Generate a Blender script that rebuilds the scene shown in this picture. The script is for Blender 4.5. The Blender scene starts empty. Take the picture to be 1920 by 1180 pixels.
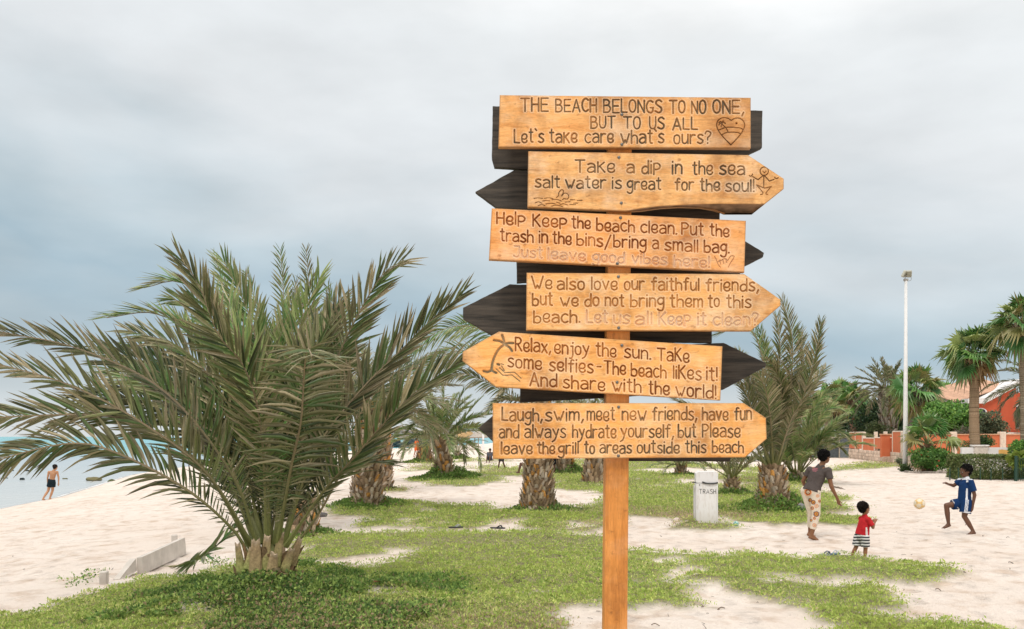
import bpy, math, random
import numpy as np
from mathutils import Vector, Matrix

scene = bpy.context.scene
COL = scene.collection
R = math.radians

# ---------------------------------------------------------------- camera
H = 1.8            # eye height above the beach path
F = 1700.0         # focal length in pixels of the 1920 px wide photograph
CX, HY = 960.0, 818.0
cam_d = bpy.data.cameras.new("camera")
cam_d.sensor_width = 36.0
cam_d.lens = F / 1920.0 * 36.0
cam_d.shift_y = (HY - 590.0) / 1920.0
cam_d.clip_start = 0.05
cam_d.clip_end = 6000
cam = bpy.data.objects.new("camera", cam_d)
cam.location = (0, 0, H)
cam.rotation_euler = (R(90), 0, 0)
COL.objects.link(cam)
scene.camera = cam

# ---------------------------------------------------------------- sky, sun, exposure
SUN_EL, SUN_AZ = R(58), R(202)      # azimuth clockwise from +Y: behind the camera, a little left
world = bpy.data.worlds.new("World")
scene.world = world
world.use_nodes = True
wn, wl = world.node_tree.nodes, world.node_tree.links
wn.clear()
w_out = wn.new("ShaderNodeOutputWorld")
nish = wn.new("ShaderNodeTexSky")
nish.sky_type = 'NISHITA'
nish.sun_disc = False
nish.sun_elevation = SUN_EL
nish.sun_rotation = SUN_AZ
bg_sky = wn.new("ShaderNodeBackground")
bg_sky.inputs[1].default_value = 0.06
wl.new(nish.outputs[0], bg_sky.inputs[0])
tc = wn.new("ShaderNodeTexCoord")
sep = wn.new("ShaderNodeSeparateXYZ")
wl.new(tc.outputs["Generated"], sep.inputs[0])
mp = wn.new("ShaderNodeMapping")
mp.inputs["Scale"].default_value = (1.0, 1.0, 2.6)
mp.inputs["Rotation"].default_value = (0.0, R(14), 0.0)
wl.new(tc.outputs["Generated"], mp.inputs[0])
n1 = wn.new("ShaderNodeTexNoise")
n1.inputs["Scale"].default_value = 2.6
n1.inputs["Detail"].default_value = 6.0
n1.inputs["Roughness"].default_value = 0.5
n1.inputs["Distortion"].default_value = 0.25
wl.new(mp.outputs[0], n1.inputs["Vector"])
def wmath(op, a, b=None, c=None):
    n = wn.new("ShaderNodeMath"); n.operation = op
    for i, v in enumerate((a, b, c)):
        if v is None: continue
        if isinstance(v, (int, float)): n.inputs[i].default_value = v
        else: wl.new(v, n.inputs[i])
    return n.outputs[0]
nz = wmath('SUBTRACT', n1.outputs["Fac"], 0.5)
lat = wmath('MULTIPLY', sep.outputs["X"], 0.17)                # the cloud deck is thinner to the right
el = wmath('ADD', sep.outputs["Z"], wmath('ADD', wmath('MULTIPLY', nz, 0.34), 0.035))
low = wmath('SMOOTH_MAX' if False else 'MINIMUM', wmath('MULTIPLY', sep.outputs["Z"], 6.0), 1.0)
el = wmath('ADD', el, wmath('MULTIPLY', lat, low))
el = wmath('MAXIMUM', el, 0.0)
# very near the horizon the noise fades out
elm = wn.new("ShaderNodeMix"); elm.data_type = 'FLOAT'
wl.new(wmath('MAXIMUM', low, 0.0), elm.inputs[0])
wl.new(wmath('MAXIMUM', sep.outputs["Z"], 0.0), elm.inputs[2])
wl.new(el, elm.inputs[3])
ramp = wn.new("ShaderNodeValToRGB")
stops = [(0.0, (.74, .77, .775)), (.045, (.65, .71, .735)), (.09, (.50, .60, .66)), (.13, (.42, .545, .625)), (.19, (.54, .645, .705)),
         (.26, (.68, .745, .785)), (.34, (.79, .825, .85)), (.45, (.85, .88, .895)), (.60, (1.10, 1.10, 1.09)), (1.0, (1.75, 1.73, 1.68))]
cr = ramp.color_ramp
while len(cr.elements) < len(stops): cr.elements.new(0.5)
for e, (p, c) in zip(cr.elements, stops):
    e.position = p; e.color = (*c, 1)
wl.new(elm.outputs[0], ramp.inputs[0])
bg_cl = wn.new("ShaderNodeBackground")
bg_cl.inputs[1].default_value = 1.0
n2 = wn.new("ShaderNodeTexNoise"); n2.inputs["Scale"].default_value = 5.5; n2.inputs["Detail"].default_value = 5.0; n2.inputs["Roughness"].default_value = .5
wl.new(mp.outputs[0], n2.inputs["Vector"])
mott = wmath('ADD', wmath('MULTIPLY', wmath('SUBTRACT', n2.outputs["Fac"], 0.5), 0.40), 1.0)      # soft mottling of the cloud deck
mlt = wn.new("ShaderNodeVectorMath"); mlt.operation = 'SCALE'
wl.new(ramp.outputs[0], mlt.inputs[0]); wl.new(mott, mlt.inputs["Scale"])
wl.new(mlt.outputs[0], bg_cl.inputs[0])
mixs = wn.new("ShaderNodeMixShader")
mixs.inputs[0].default_value = 0.97
wl.new(bg_sky.outputs[0], mixs.inputs[1]); wl.new(bg_cl.outputs[0], mixs.inputs[2])
wl.new(mixs.outputs[0], w_out.inputs[0])

sun_d = bpy.data.lights.new("sun", 'SUN')
sun_d.energy = 1.5
sun_d.angle = R(10)
sun_d.color = (1.0, 0.95, 0.88)
sun = bpy.data.objects.new("sun", sun_d)
sun.location = (0, -20, 40)
sdir = Vector((math.sin(SUN_AZ) * math.cos(SUN_EL), math.cos(SUN_AZ) * math.cos(SUN_EL), math.sin(SUN_EL)))
sun.rotation_euler = (-sdir).to_track_quat('-Z', 'Y').to_euler()
COL.objects.link(sun)

vs = scene.view_settings
scene.display_settings.display_device = 'sRGB'
vs.view_transform = 'Standard'; vs.look = 'None'; vs.exposure = 0.0; vs.gamma = 1.0
vs.use_curve_mapping = False
scene.render.film_transparent = False
scene.cycles.max_bounces = 6
scene.cycles.diffuse_bounces = 3
scene.cycles.glossy_bounces = 2
scene.cycles.transmission_bounces = 2
scene.cycles.transparent_max_bounces = 4
scene.cycles.caustics_reflective = False
scene.cycles.caustics_refractive = False

# ---------------------------------------------------------------- small helpers
rng = np.random.default_rng(7)

def nrm(v, axis=-1):
    v = np.asarray(v, float)
    return v / np.maximum(np.linalg.norm(v, axis=axis, keepdims=True), 1e-9)

class MB:
    """collects vertices, faces and vertex colours and links them as ONE mesh object"""
    def __init__(s):
        s.v, s.c, s.f3, s.f4, s.n = [], [], [], [], 0
    def add(s, V, Fc, col=(.5, .5, .5)):
        V = np.asarray(V, float)
        s.v.append(V)
        c = np.asarray(col, float)
        s.c.append(np.broadcast_to(c, (len(V), 3)) if c.ndim == 1 else c)
        if isinstance(Fc, np.ndarray): Fc = [Fc]
        for f in Fc:
            f = np.asarray(f, int)
            if f.size == 0: continue
            (s.f3 if f.shape[1] == 3 else s.f4).append(f + s.n)
        s.n += len(V)
    def mesh(s, name, loc=(0, 0, 0), smooth=False):
        V = np.concatenate(s.v) - np.asarray(loc)
        C = np.concatenate(s.c)
        f4 = np.concatenate(s.f4) if s.f4 else np.zeros((0, 4), int)
        f3 = np.concatenate(s.f3) if s.f3 else np.zeros((0, 3), int)
        me = bpy.data.meshes.new(name)
        me.vertices.add(len(V)); me.vertices.foreach_set("co", V.astype(np.float32).ravel())
        loops = np.concatenate([f4.ravel(), f3.ravel()]).astype(np.int32)
        me.loops.add(len(loops)); me.loops.foreach_set("vertex_index", loops)
        np_ = len(f4) + len(f3)
        me.polygons.add(np_)
        st = np.concatenate([np.arange(len(f4)) * 4, len(f4) * 4 + np.arange(len(f3)) * 3]).astype(np.int32)
        me.polygons.foreach_set("loop_start", st)
        me.polygons.foreach_set("use_smooth", np.full(np_, smooth))
        a = me.attributes.new("Col", 'FLOAT_COLOR', 'POINT')
        a.data.foreach_set("color", np.concatenate([C, np.ones((len(C), 1))], 1).astype(np.float32).ravel())
        me.update(calc_edges=True); me.validate()
        return me
    def build(s, name, mat, parent=None, loc=None, smooth=False):
        if loc is None:
            loc = tuple(parent["_o"]) if parent is not None and "_o" in parent else (0, 0, 0)
        o = bpy.data.objects.new(name, s.mesh(name, loc, smooth))
        o.data.materials.append(mat)
        COL.objects.link(o)
        if parent is not None: o.parent = parent
        else: o.location = loc
        o["_o"] = tuple(float(v) for v in loc)
        return o

def tag(o, label=None, cat=None, group=None, kind=None):
    if label: o["label"] = label
    if cat: o["category"] = cat
    if group: o["group"] = group
    if kind: o["kind"] = kind
    return o

def empty(name, loc, label, cat, group=None):
    o = bpy.data.objects.new(name, None)
    o.empty_display_size = 0.2
    o.location = loc; o["_o"] = tuple(float(v) for v in loc)
    COL.objects.link(o)
    return tag(o, label, cat, group)

def box(c, s, rz=0.0, bevel=0.0):
    x, y, z = np.array(s) / 2
    if bevel <= 0:
        V = np.array([(-x,-y,-z),(x,-y,-z),(x,y,-z),(-x,y,-z),(-x,-y,z),(x,-y,z),(x,y,z),(-x,y,z)])
        Fc = [np.array([(0,3,2,1),(4,5,6,7),(0,1,5,4),(1,2,6,5),(2,3,7,6),(3,0,4,7)])]
    else:
        b = min(bevel, x * .9, y * .9, z * .9)
        idx = {}; V = []
        for sx in (-1, 1):
            for sy in (-1, 1):
                for sz in (-1, 1):
                    for ax in range(3):
                        p = [sx * (x - b), sy * (y - b), sz * (z - b)]
                        p[ax] = (sx * x, sy * y, sz * z)[ax]
                        idx[(sx, sy, sz, ax)] = len(V); V.append(p)
        q, t = [], []
        for ax in range(3):
            o1, o2 = [a for a in range(3) if a != ax]
            for s0 in (-1, 1):
                loop = []
                for a, bb in ((-1, -1), (1, -1), (1, 1), (-1, 1)):
                    k = [0, 0, 0]; k[ax] = s0; k[o1] = a; k[o2] = bb
                    loop.append(idx[(*k, ax)])
                q.append(loop)
                # edges parallel to o1 between faces ax and o2
            for s1 in (-1, 1):
                for s2 in (-1, 1):
                    e = []
                    for d in (-1, 1):
                        k = [0, 0, 0]; k[ax] = d; k[o1] = s1; k[o2] = s2
                        e.append((idx[(*k, o1)], idx[(*k, o2)]))
                    q.append([e[0][0], e[0][1], e[1][1], e[1][0]])
        for sx in (-1, 1):
            for sy in (-1, 1):
                for sz in (-1, 1):
                    t.append([idx[(sx, sy, sz, a)] for a in range(3)])
        V = np.array(V); Fc = [np.array(q), np.array(t)]
        # outward winding
        out = []
        for f in Fc:
            g = []
            for face in f:
                p = V[face]; n = np.cross(p[1] - p[0], p[2] - p[0])
                g.append(face[::-1] if np.dot(n, p.mean(0)) < 0 else face)
            out.append(np.array(g))
        Fc = out
    c_, s_ = math.cos(rz), math.sin(rz)
    V = V @ np.array([[c_, s_, 0], [-s_, c_, 0], [0, 0, 1]])
    return V + np.array(c), Fc

def catmull(P, n):
    P = np.asarray(P, float)
    if len(P) < 3:
        t = np.linspace(0, 1, n)[:, None]
        return P[0] * (1 - t) + P[-1] * t
    Q = np.vstack([2 * P[0] - P[1], P, 2 * P[-1] - P[-2]])
    d = np.concatenate([[0], np.cumsum(np.linalg.norm(np.diff(P, axis=0), axis=1) ** .7)])
    u = np.interp(np.linspace(0, 1, n), d / d[-1], np.arange(len(P)))
    i = np.clip(u.astype(int), 0, len(P) - 2); t = (u - i)[:, None]
    p0, p1, p2, p3 = Q[i], Q[i + 1], Q[i + 2], Q[i + 3]
    return .5 * (2 * p1 + (p2 - p0) * t + (2 * p0 - 5 * p1 + 4 * p2 - p3) * t ** 2 + (3 * p1 - p0 - 3 * p2 + p3) * t ** 3)

def frames(P):
    T = nrm(np.gradient(P, axis=0))
    ref = np.where(np.abs(T[:, 2:3]) > .92, np.array([[1., 0, 0]]), np.array([[0, 0, 1.]]))
    S = nrm(np.cross(T, ref)); N = np.cross(S, T)
    return T, S, N

def tube(P, r, n=6, caps=True):
    P = np.asarray(P, float)
    r = np.broadcast_to(np.asarray(r, float), (len(P),))
    T, S, N = frames(P)
    for i in range(1, len(P)):      # keep the frame from flipping
        if np.dot(S[i], S[i - 1]) < 0: S[i] *= -1; N[i] *= -1
    a = np.linspace(0, 2 * np.pi, n, endpoint=False)
    V = P[:, None] + r[:, None, None] * (np.cos(a)[None, :, None] * S[:, None] + np.sin(a)[None, :, None] * N[:, None])
    m = len(P)
    k = np.arange(n); k2 = (k + 1) % n
    q = [np.stack([i * n + k, i * n + k2, (i + 1) * n + k2, (i + 1) * n + k], 1) for i in range(m - 1)]
    V = V.reshape(-1, 3); Fc = [np.concatenate(q)]
    if caps:
        V = np.vstack([V, P[0], P[-1]])
        c0, c1 = len(V) - 2, len(V) - 1
        Fc.append(np.concatenate([np.stack([k2, k, np.full(n, c0)], 1),
                                  np.stack([(m - 1) * n + k, (m - 1) * n + k2, np.full(n, c1)], 1)]))
    return V, Fc

def lathe(prof, n=24, c=(0, 0, 0)):
    prof = np.array(prof, float)
    a = np.linspace(0, 2 * np.pi, n, endpoint=False)
    V = np.stack([prof[:, 0][:, None] * np.cos(a), prof[:, 0][:, None] * np.sin(a), np.repeat(prof[:, 1][:, None], n, 1)], -1).reshape(-1, 3)
    k = np.arange(n); k2 = (k + 1) % n
    Fc = np.concatenate([np.stack([i * n + k, i * n + k2, (i + 1) * n + k2, (i + 1) * n + k], 1) for i in range(len(prof) - 1)])
    return V + np.array(c), [Fc]

def ellipsoid(c, r, nu=16, nv=10, axes=None):
    u = np.linspace(0, 2 * np.pi, nu, endpoint=False); v = np.linspace(0, np.pi, nv + 1)[1:-1]
    P = np.stack([np.sin(v)[:, None] * np.cos(u), np.sin(v)[:, None] * np.sin(u), np.repeat(np.cos(v)[:, None], nu, 1)], -1).reshape(-1, 3)
    P = np.vstack([P, [0, 0, 1], [0, 0, -1]]) * np.asarray(r)
    if axes is not None: P = P @ np.asarray(axes)
    k = np.arange(nu); k2 = (k + 1) % nu; m = nv - 1
    q = np.concatenate([np.stack([i * nu + k, (i + 1) * nu + k, (i + 1) * nu + k2, i * nu + k2], 1) for i in range(m - 1)])
    t = np.concatenate([np.stack([k, k2, np.full(nu, m * nu)], 1), np.stack([(m - 1) * nu + k2, (m - 1) * nu + k, np.full(nu, m * nu + 1)], 1)])
    return P + np.asarray(c), [q, t]

# value noise on the ground, for shapes (not for shading)
_h = np.random.default_rng(3).random((256, 256))
def vnoise(x, y, s):
    x = np.asarray(x, float) / s + 911.3; y = np.asarray(y, float) / s + 577.7
    i, j = np.floor(x).astype(int), np.floor(y).astype(int)
    fx, fy = x - i, y - j
    fx, fy = fx * fx * (3 - 2 * fx), fy * fy * (3 - 2 * fy)
    g = lambda a, b: _h[a & 255, b & 255]
    return (g(i, j) * (1 - fx) + g(i + 1, j) * fx) * (1 - fy) + (g(i, j + 1) * (1 - fx) + g(i + 1, j + 1) * fx) * fy - .5
def fnoise(x, y, s, o=3):
    return sum(vnoise(x + 13.7 * k, y - 7.1 * k, s / 2 ** k) / 2 ** k for k in range(o))

# ---------------------------------------------------------------- materials
def new_mat(name):
    m = bpy.data.materials.new(name); m.use_nodes = True
    nt = m.node_tree
    b = nt.nodes["Principled BSDF"]
    return m, nt, b
def noise_node(nt, scale, detail=4, vec=None, rough=.55):
    n = nt.nodes.new("ShaderNodeTexNoise")
    n.inputs["Scale"].default_value = scale; n.inputs["Detail"].default_value = detail; n.inputs["Roughness"].default_value = rough
    if vec is not None: nt.links.new(vec, n.inputs["Vector"])
    return n
def ramp_node(nt, fac, stops):
    r = nt.nodes.new("ShaderNodeValToRGB")
    while len(r.color_ramp.elements) < len(stops): r.color_ramp.elements.new(.5)
    for e, (p, c) in zip(r.color_ramp.elements, stops):
        e.position = p; e.color = (*c, 1)
    nt.links.new(fac, r.inputs[0]); return r
def mix_col(nt, fac, a, b, mode='MIX'):
    n = nt.nodes.new("ShaderNodeMix"); n.data_type = 'RGBA'; n.blend_type = mode
    for sock, v in ((0, fac), (6, a), (7, b)):
        if isinstance(v, (int, float)): n.inputs[sock].default_value = v
        elif isinstance(v, tuple): n.inputs[sock].default_value = (*v, 1)
        else: nt.links.new(v, n.inputs[sock])
    return n.outputs[2]
def add_bump(nt, b, h, strength, dist):
    n = nt.nodes.new("ShaderNodeBump")
    n.inputs["Strength"].default_value = strength; n.inputs["Distance"].default_value = dist
    nt.links.new(h, n.inputs["Height"]); nt.links.new(n.outputs[0], b.inputs["Normal"])
    return n
def coords(nt, kind="Object", scale=(1, 1, 1)):
    t = nt.nodes.new("ShaderNodeTexCoord"); m = nt.nodes.new("ShaderNodeMapping")
    m.inputs["Scale"].default_value = scale
    nt.links.new(t.outputs[kind], m.inputs[0]); return m.outputs[0]
def attr(nt, name="Col"):
    a = nt.nodes.new("ShaderNodeAttribute"); a.attribute_name = name; return a

def rough_mat(name, c1, c2, scale=8, rough=.75, bump=.15, dist=.01, stretch=(1, 1, 1), spec=.3, fine=None):
    m, nt, b = new_mat(name)
    v = coords(nt, "Object", stretch)
    n = noise_node(nt, scale, 6, v, .6)
    r = ramp_node(nt, n.outputs["Fac"], [(.3, c1), (.7, c2)])
    nt.links.new(r.outputs[0], b.inputs["Base Color"])
    b.inputs["Roughness"].default_value = rough
    b.inputs["Specular IOR Level"].default_value = spec
    n2 = noise_node(nt, fine or scale * 6, 5, v, .6)
    if bump: add_bump(nt, b, n2.outputs["Fac"], bump, dist)
    return m

def vcol_mat(name, rough=.6, spec=.3, trans=0.0, vary=.25, vscale=20, bump=0, dist=.01, coat=0):
    m, nt, b = new_mat(name)
    a = attr(nt)
    v = coords(nt, "Object")
    n = noise_node(nt, vscale, 4, v)
    r = ramp_node(nt, n.outputs["Fac"], [(.25, (1 - vary,) * 3), (.75, (1 + vary,) * 3)])
    c = mix_col(nt, 1.0, a.outputs["Color"], r.outputs[0], 'MULTIPLY')
    nt.links.new(c, b.inputs["Base Color"])
    b.inputs["Roughness"].default_value = rough; b.inputs["Specular IOR Level"].default_value = spec
    if bump: add_bump(nt, b, n.outputs["Fac"], bump, dist)
    if trans:
        t = nt.nodes.new("ShaderNodeBsdfTranslucent"); mx = nt.nodes.new("ShaderNodeMixShader")
        mx.inputs[0].default_value = trans
        nt.links.new(c, t.inputs[0])
        out = nt.nodes["Material Output"]
        nt.links.new(b.outputs[0], mx.inputs[1]); nt.links.new(t.outputs[0], mx.inputs[2])
        nt.links.new(mx.outputs[0], out.inputs[0])
    return m

M_frond = vcol_mat("frond_leaf", .38, .5, .17, .18, 30)
M_leaf = vcol_mat("leaf", .5, .35, .25, .2, 12)
M_grass = vcol_mat("grass_blade", .6, .25, .4, .15, 6)
M_trunk = vcol_mat("palm_bark", .9, .1, 0, .35, 40, .4, .01)
M_stone = vcol_mat("stone", .9, .15, 0, .25, 6, .5, .05)
M_skin = vcol_mat("skin", .5, .35, 0, .08, 25)
M_cloth = vcol_mat("cloth", .85, .15, 0, .16, 16, .5, .03)
M_hair = vcol_mat("hair", .8, .2, 0, .3, 120, .5, .01)
M_paint = vcol_mat("painted", .5, .4, 0, .06, 8)
M_black = vcol_mat("black_rubber", .5, .4, 0, .1, 30)
M_tile = vcol_mat("terracotta_tile", .8, .2, 0, .2, 3, .3, .03)

# ---------------------------------------------------------------- ground shape
_sy = [-80, 10, 25, 40, 47, 74, 110, 150, 184, 230, 300, 2500]
_sx = [-12, -16.5, -19.5, -22.8, -23.9, -31.4, -34, -31, -25, -19, -12, 40]
def shore(y): return np.interp(y, _sy, _sx)
MOUNDS = [(-2.85, 10.4, 1.5, 1.3, .22), (-4.0, 24.2, 1.4, 1.2, .18), (.65, 22.4, 1.5, 1.0, .16), (6.4, 22.3, 1.4, 1.2, .18),
          (-1.2, 20.0, 3.2, .9, .16), (2.2, 11.8, 3.5, .8, .06), (-2.6, 41, 1.3, 1.2, .25), (4.0, 18.6, .8, .6, .12),
          (-1.2, 9.2, 3.0, 1.0, .08), (6.0, 11.6, 2.6, .5, .05), (-.8, 16.2, 3.0, .7, .10)]
def ground(x, y, fine=True):
    x = np.asarray(x, float); y = np.asarray(y, float)
    d = x - shore(y)
    z = np.where(d > 0, -1.45 + 1.47 * (1 - np.exp(-np.maximum(d, 0) / 7.0)), -1.45 + np.maximum(d, -40) * .09)
    land = np.clip((d - 1) / 5, 0, 1)
    z = z + land * .10 * fnoise(x, y, 5.0, 2)
    for mx, my, rx, ry, h in MOUNDS:
        z = z + h * np.exp(-((x - mx) / rx) ** 2 - ((y - my) / ry) ** 2)
    if fine:
        z = z + land * (.045 * fnoise(x, y, .9, 2) + .034 * vnoise(x, y, .31))
    return z
def gp(px, py):
    """the point of the ground seen at a pixel of the photograph"""
    k = (py - HY) / F
    Y = H / max(k, 1e-3)
    for _ in range(25):
        z = float(ground((px - CX) / F * Y, Y, False))
        Y = .5 * Y + .5 * (H - z) / k
    X = (px - CX) / F * Y
    return np.array([X, Y, float(ground(X, Y))])
def up(px, py, Y):
    """the point at depth Y behind a pixel of the photograph"""
    return np.array([(px - CX) / F * Y, Y, H - (py - HY) / F * Y])

# ================================================================ THE SETTING
# grass patches, outlined on the ground as pixel rays of the photograph (projected to the flat ground)
GRASS = [
    # the big lawn in front
    [(-200,1400),(-200,1200),(0,1162),(130,1140),(200,1112),(240,1092),(330,1092),(380,1085),(430,1062),(480,1050),(560,1045),(556,1018),(640,1008),(720,1003),(800,1003),(880,1002),(1010,998),(1090,1008),(1135,1015),(1180,1034),(1290,1044),(1420,1043),(1560,1050),(1650,1056),(1720,1062),(1790,1078),(1740,1086),(1690,1092),(1620,1088),(1540,1088),(1490,1100),(1560,1104),(1660,1112),(1695,1130),(1670,1150),(1600,1150),(1660,1165),(1780,1172),(1880,1190),(1900,1400),(1640,1400),(1570,1185),(1500,1160),(1480,1135),(1420,1118),(1330,1105),(1290,1120),(1300,1140),(1235,1142),(1180,1150),(1120,1135),(1060,1150),(1040,1200),(1050,1400)],
    # middle strips
    [(610,968),(650,954),(720,946),(780,944),(860,950),(960,960),(1060,963),(1135,952),(1180,952),(1215,962),(1190,982),(1130,1000),(1010,1003),(960,976),(870,994),(830,1004),(740,984),(690,990),(668,988),(700,978),(770,968),(700,968)],
    # lawn right of the post
    [(1040,862),(1250,864),(1340,872),(1440,880),(1450,892),(1530,884),(1545,900),(1500,915),(1545,925),(1600,935),(1560,948),(1610,958),(1560,962),(1545,972),(1660,984),(1600,990),(1530,985),(1440,985),(1380,975),(1330,968),(1270,975),(1180,971),(1135,965),(1130,920),(1060,922),(1035,912),(1030,892)],
    [(1262,984),(1300,972),(1390,985),(1400,998),(1330,1003),(1275,998)],
    [(806,912),(815,900),(850,892),(930,893),(942,906),(880,912)], [(766,902),(800,893),(806,906),(780,908)],
    [(770,884),(790,870),(815,868),(822,882)], [(845,868),(870,861),(900,863),(890,868)], [(880,888),(920,880),(975,876),(1000,892),(930,894)],
    [(714,926),(722,914),(748,918),(752,926)], [(890,878),(915,872),(960,874),(905,881)], [(900,866),(935,862),(960,866)],
    [(1475,905),(1490,892),(1520,894),(1530,908)], [(1520,888),(1620,868),(1700,872),(1660,878),(1560,884)],
]
BARE = [
    [(570,1064),(618,1050),(690,1043),(745,1030),(775,1034),(725,1056),(650,1068)],
    [(866,1000),(905,978),(962,974),(968,990),(930,1001)],
    [(1250,1062),(1320,1072),(1330,1096),(1300,1108),(1265,1096)],
    [(1180,988),(1160,975),(1230,972),(1262,990),(1260,1006),(1180,1012)],
    [(380,1130),(350,1120),(400,1110),(420,1125)],
    [(1260,898),(1340,902),(1420,908),(1330,912),(1270,908)], [(1180,883),(1300,878),(1420,886),(1340,893),(1240,888)],
    [(1440,1078),(1540,1082),(1480,1094),(1440,1090)], [(1060,982),(1110,976),(1130,990),(1080,994)],
]
def pix(x, y):
    y = np.maximum(y, .5)
    return CX + F * x / y, HY + F * (H - ground(x, y, False)) / y      # where that piece of ground shows in the photograph
def in_poly(u, v, P):
    P = np.array(P, float); ins = np.zeros(u.shape, bool)
    x1, y1 = P[:, 0], P[:, 1]; x2, y2 = np.roll(x1, -1), np.roll(y1, -1)
    for a, b, c, d in zip(x1, y1, x2, y2):
        if b == d: continue
        ins ^= ((b > v) != (d > v)) & (u < (c - a) * (v - b) / (d - b) + a)
    return ins
def grass_mask(x, y, soft=None):
    if soft is not None:      # ragged rim: the plants thin out over a hand's width
        x = x + soft.normal(0, .03 + .0035 * y, x.shape); y = y + soft.normal(0, .04 + .006 * y, x.shape)
    wob = .05 + .008 * y
    xx = x + wob * 3.5 * fnoise(x, y, .6, 3) + wob * 1.6 * vnoise(x, y, .17); yy = y + wob * 4.5 * fnoise(x + 50, y, .7, 3) + wob * 1.6 * vnoise(x + 7, y, .19)
    u, v = pix(xx, yy)
    m = np.zeros(x.shape, bool)
    for P in GRASS: m |= in_poly(u, v, P)
    for P in BARE: m &= ~in_poly(u, v, P)
    holes = fnoise(x + 90, y + 40, 1.1, 4)
    return m & (y > 2.0) & (y < 75) & (holes < .40)

def grow(a, b, step, out, lim):
    core = np.arange(a, b + 1e-6, step); s, v, hi = step, b, []
    while v < lim: s *= out; v += s; hi.append(v)
    return core, hi
cx_, hx = grow(-14, 14, .1, 1.055, 1400)
cy_, hy = grow(5, 26, .1, 1.022, 2200)
lo, s_, v_ = [], .1, 5.0
while v_ > -60: s_ *= 1.12; v_ -= s_; lo.append(v_)
gx = np.concatenate([-np.array(hx)[::-1], cx_, hx]); gy = np.concatenate([np.array(lo)[::-1], cy_, hy])
GX, GY = np.meshgrid(gx, gy)
GZ = ground(GX, GY)
gm = np.zeros(GX.shape)
sel = (GY > 2) & (GY < 80) & (np.abs(GX) < 60)
for dx in (-.07, .07):
    for dy in (-.07, .07):
        gm[sel] += grass_mask(GX[sel] + dx, GY[sel] + dy) * .25
GZ = GZ + .045 * gm
nx, ny = len(gx), len(gy)
ii = (np.arange(ny - 1)[:, None] * nx + np.arange(nx - 1)[None]).ravel()
mb = MB()
mb.add(np.stack([GX.ravel(), GY.ravel(), GZ.ravel()], 1), np.stack([ii, ii + 1, ii + nx + 1, ii + nx], 1), np.repeat(gm.ravel()[:, None], 3, 1))
m, nt, b = new_mat("sand")
a = attr(nt); P = coords(nt, "Object")
n1 = noise_node(nt, .35, 5, P); n2 = noise_node(nt, 2.2, 5, P, .6); n3 = noise_node(nt, 9, 6, P, .65); n4 = noise_node(nt, 55, 3, P)
c = ramp_node(nt, n1.outputs["Fac"], [(.35, (.86, .755, .67)), (.65, (.82, .695, .60))]).outputs[0]
blot = ramp_node(nt, n2.outputs["Fac"], [(.5, (0, 0, 0)), (.72, (1, 1, 1))]).outputs[0]
c = mix_col(nt, blot, c, (.62, .47, .36))
spk = ramp_node(nt, n4.outputs["Fac"], [(.70, (0, 0, 0)), (.76, (1, 1, 1))]).outputs[0]
spm = nt.nodes.new("ShaderNodeMath"); spm.operation = 'MULTIPLY'; spm.inputs[1].default_value = .45
nt.links.new(spk, spm.inputs[0])
c = mix_col(nt, spm.outputs[0], c, (.30, .22, .16))
soil = ramp_node(nt, n3.outputs["Fac"], [(.35, (.19, .19, .08)), (.65, (.36, .31, .19))]).outputs[0]
c = mix_col(nt, a.outputs["Fac"], c, soil)
geo = nt.nodes.new("ShaderNodeNewGeometry"); sp = nt.nodes.new("ShaderNodeSeparateXYZ")
nt.links.new(geo.outputs["Position"], sp.inputs[0])
wet = nt.nodes.new("ShaderNodeMapRange"); wet.inputs[1].default_value = -1.30; wet.inputs[2].default_value = -1.36
wet.inputs[3].default_value = 0; wet.inputs[4].default_value = 1
nt.links.new(sp.outputs["Z"], wet.inputs[0])
c = mix_col(nt, wet.outputs[0], c, (.50, .47, .44))
nt.links.new(c, b.inputs["Base Color"])
rr = nt.nodes.new("ShaderNodeMapRange"); rr.inputs[3].default_value = .9; rr.inputs[4].default_value = .3
nt.links.new(wet.outputs[0], rr.inputs[0]); nt.links.new(rr.outputs[0], b.inputs["Roughness"])
b.inputs["Specular IOR Level"].default_value = .2
hsum = nt.nodes.new("ShaderNodeMath"); hsum.operation = 'MULTIPLY_ADD'; hsum.inputs[1].default_value = .35
nt.links.new(n4.outputs["Fac"], hsum.inputs[0]); nt.links.new(n3.outputs["Fac"], hsum.inputs[2])
vo = nt.nodes.new("ShaderNodeTexVoronoi"); vo.inputs["Scale"].default_value = 2.7; vo.feature = 'SMOOTH_F1'; vo.inputs["Smoothness"].default_value = .25
wrp = mix_col(nt, .12, P, n3.outputs["Color"], 'LINEAR_LIGHT'); nt.links.new(wrp, vo.inputs["Vector"])
ft = nt.nodes.new("ShaderNodeMapRange"); ft.interpolation_type = 'SMOOTHSTEP'; ft.inputs[1].default_value = .12; ft.inputs[2].default_value = .46; ft.inputs[3].default_value = -.8; ft.inputs[4].default_value = 0     # trampled hollows
nt.links.new(vo.outputs["Distance"], ft.inputs[0])
fm = nt.nodes.new("ShaderNodeMath"); fm.operation = 'MULTIPLY_ADD'; nt.links.new(ft.outputs[0], fm.inputs[0]); nt.links.new(n1.outputs["Fac"], fm.inputs[1]); nt.links.new(hsum.outputs[0], fm.inputs[2])
add_bump(nt, b, fm.outputs[0], 1.0, .08)
M_sand = m
tag(mb.build("sand_ground", M_sand, smooth=True), kind="structure")

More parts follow.
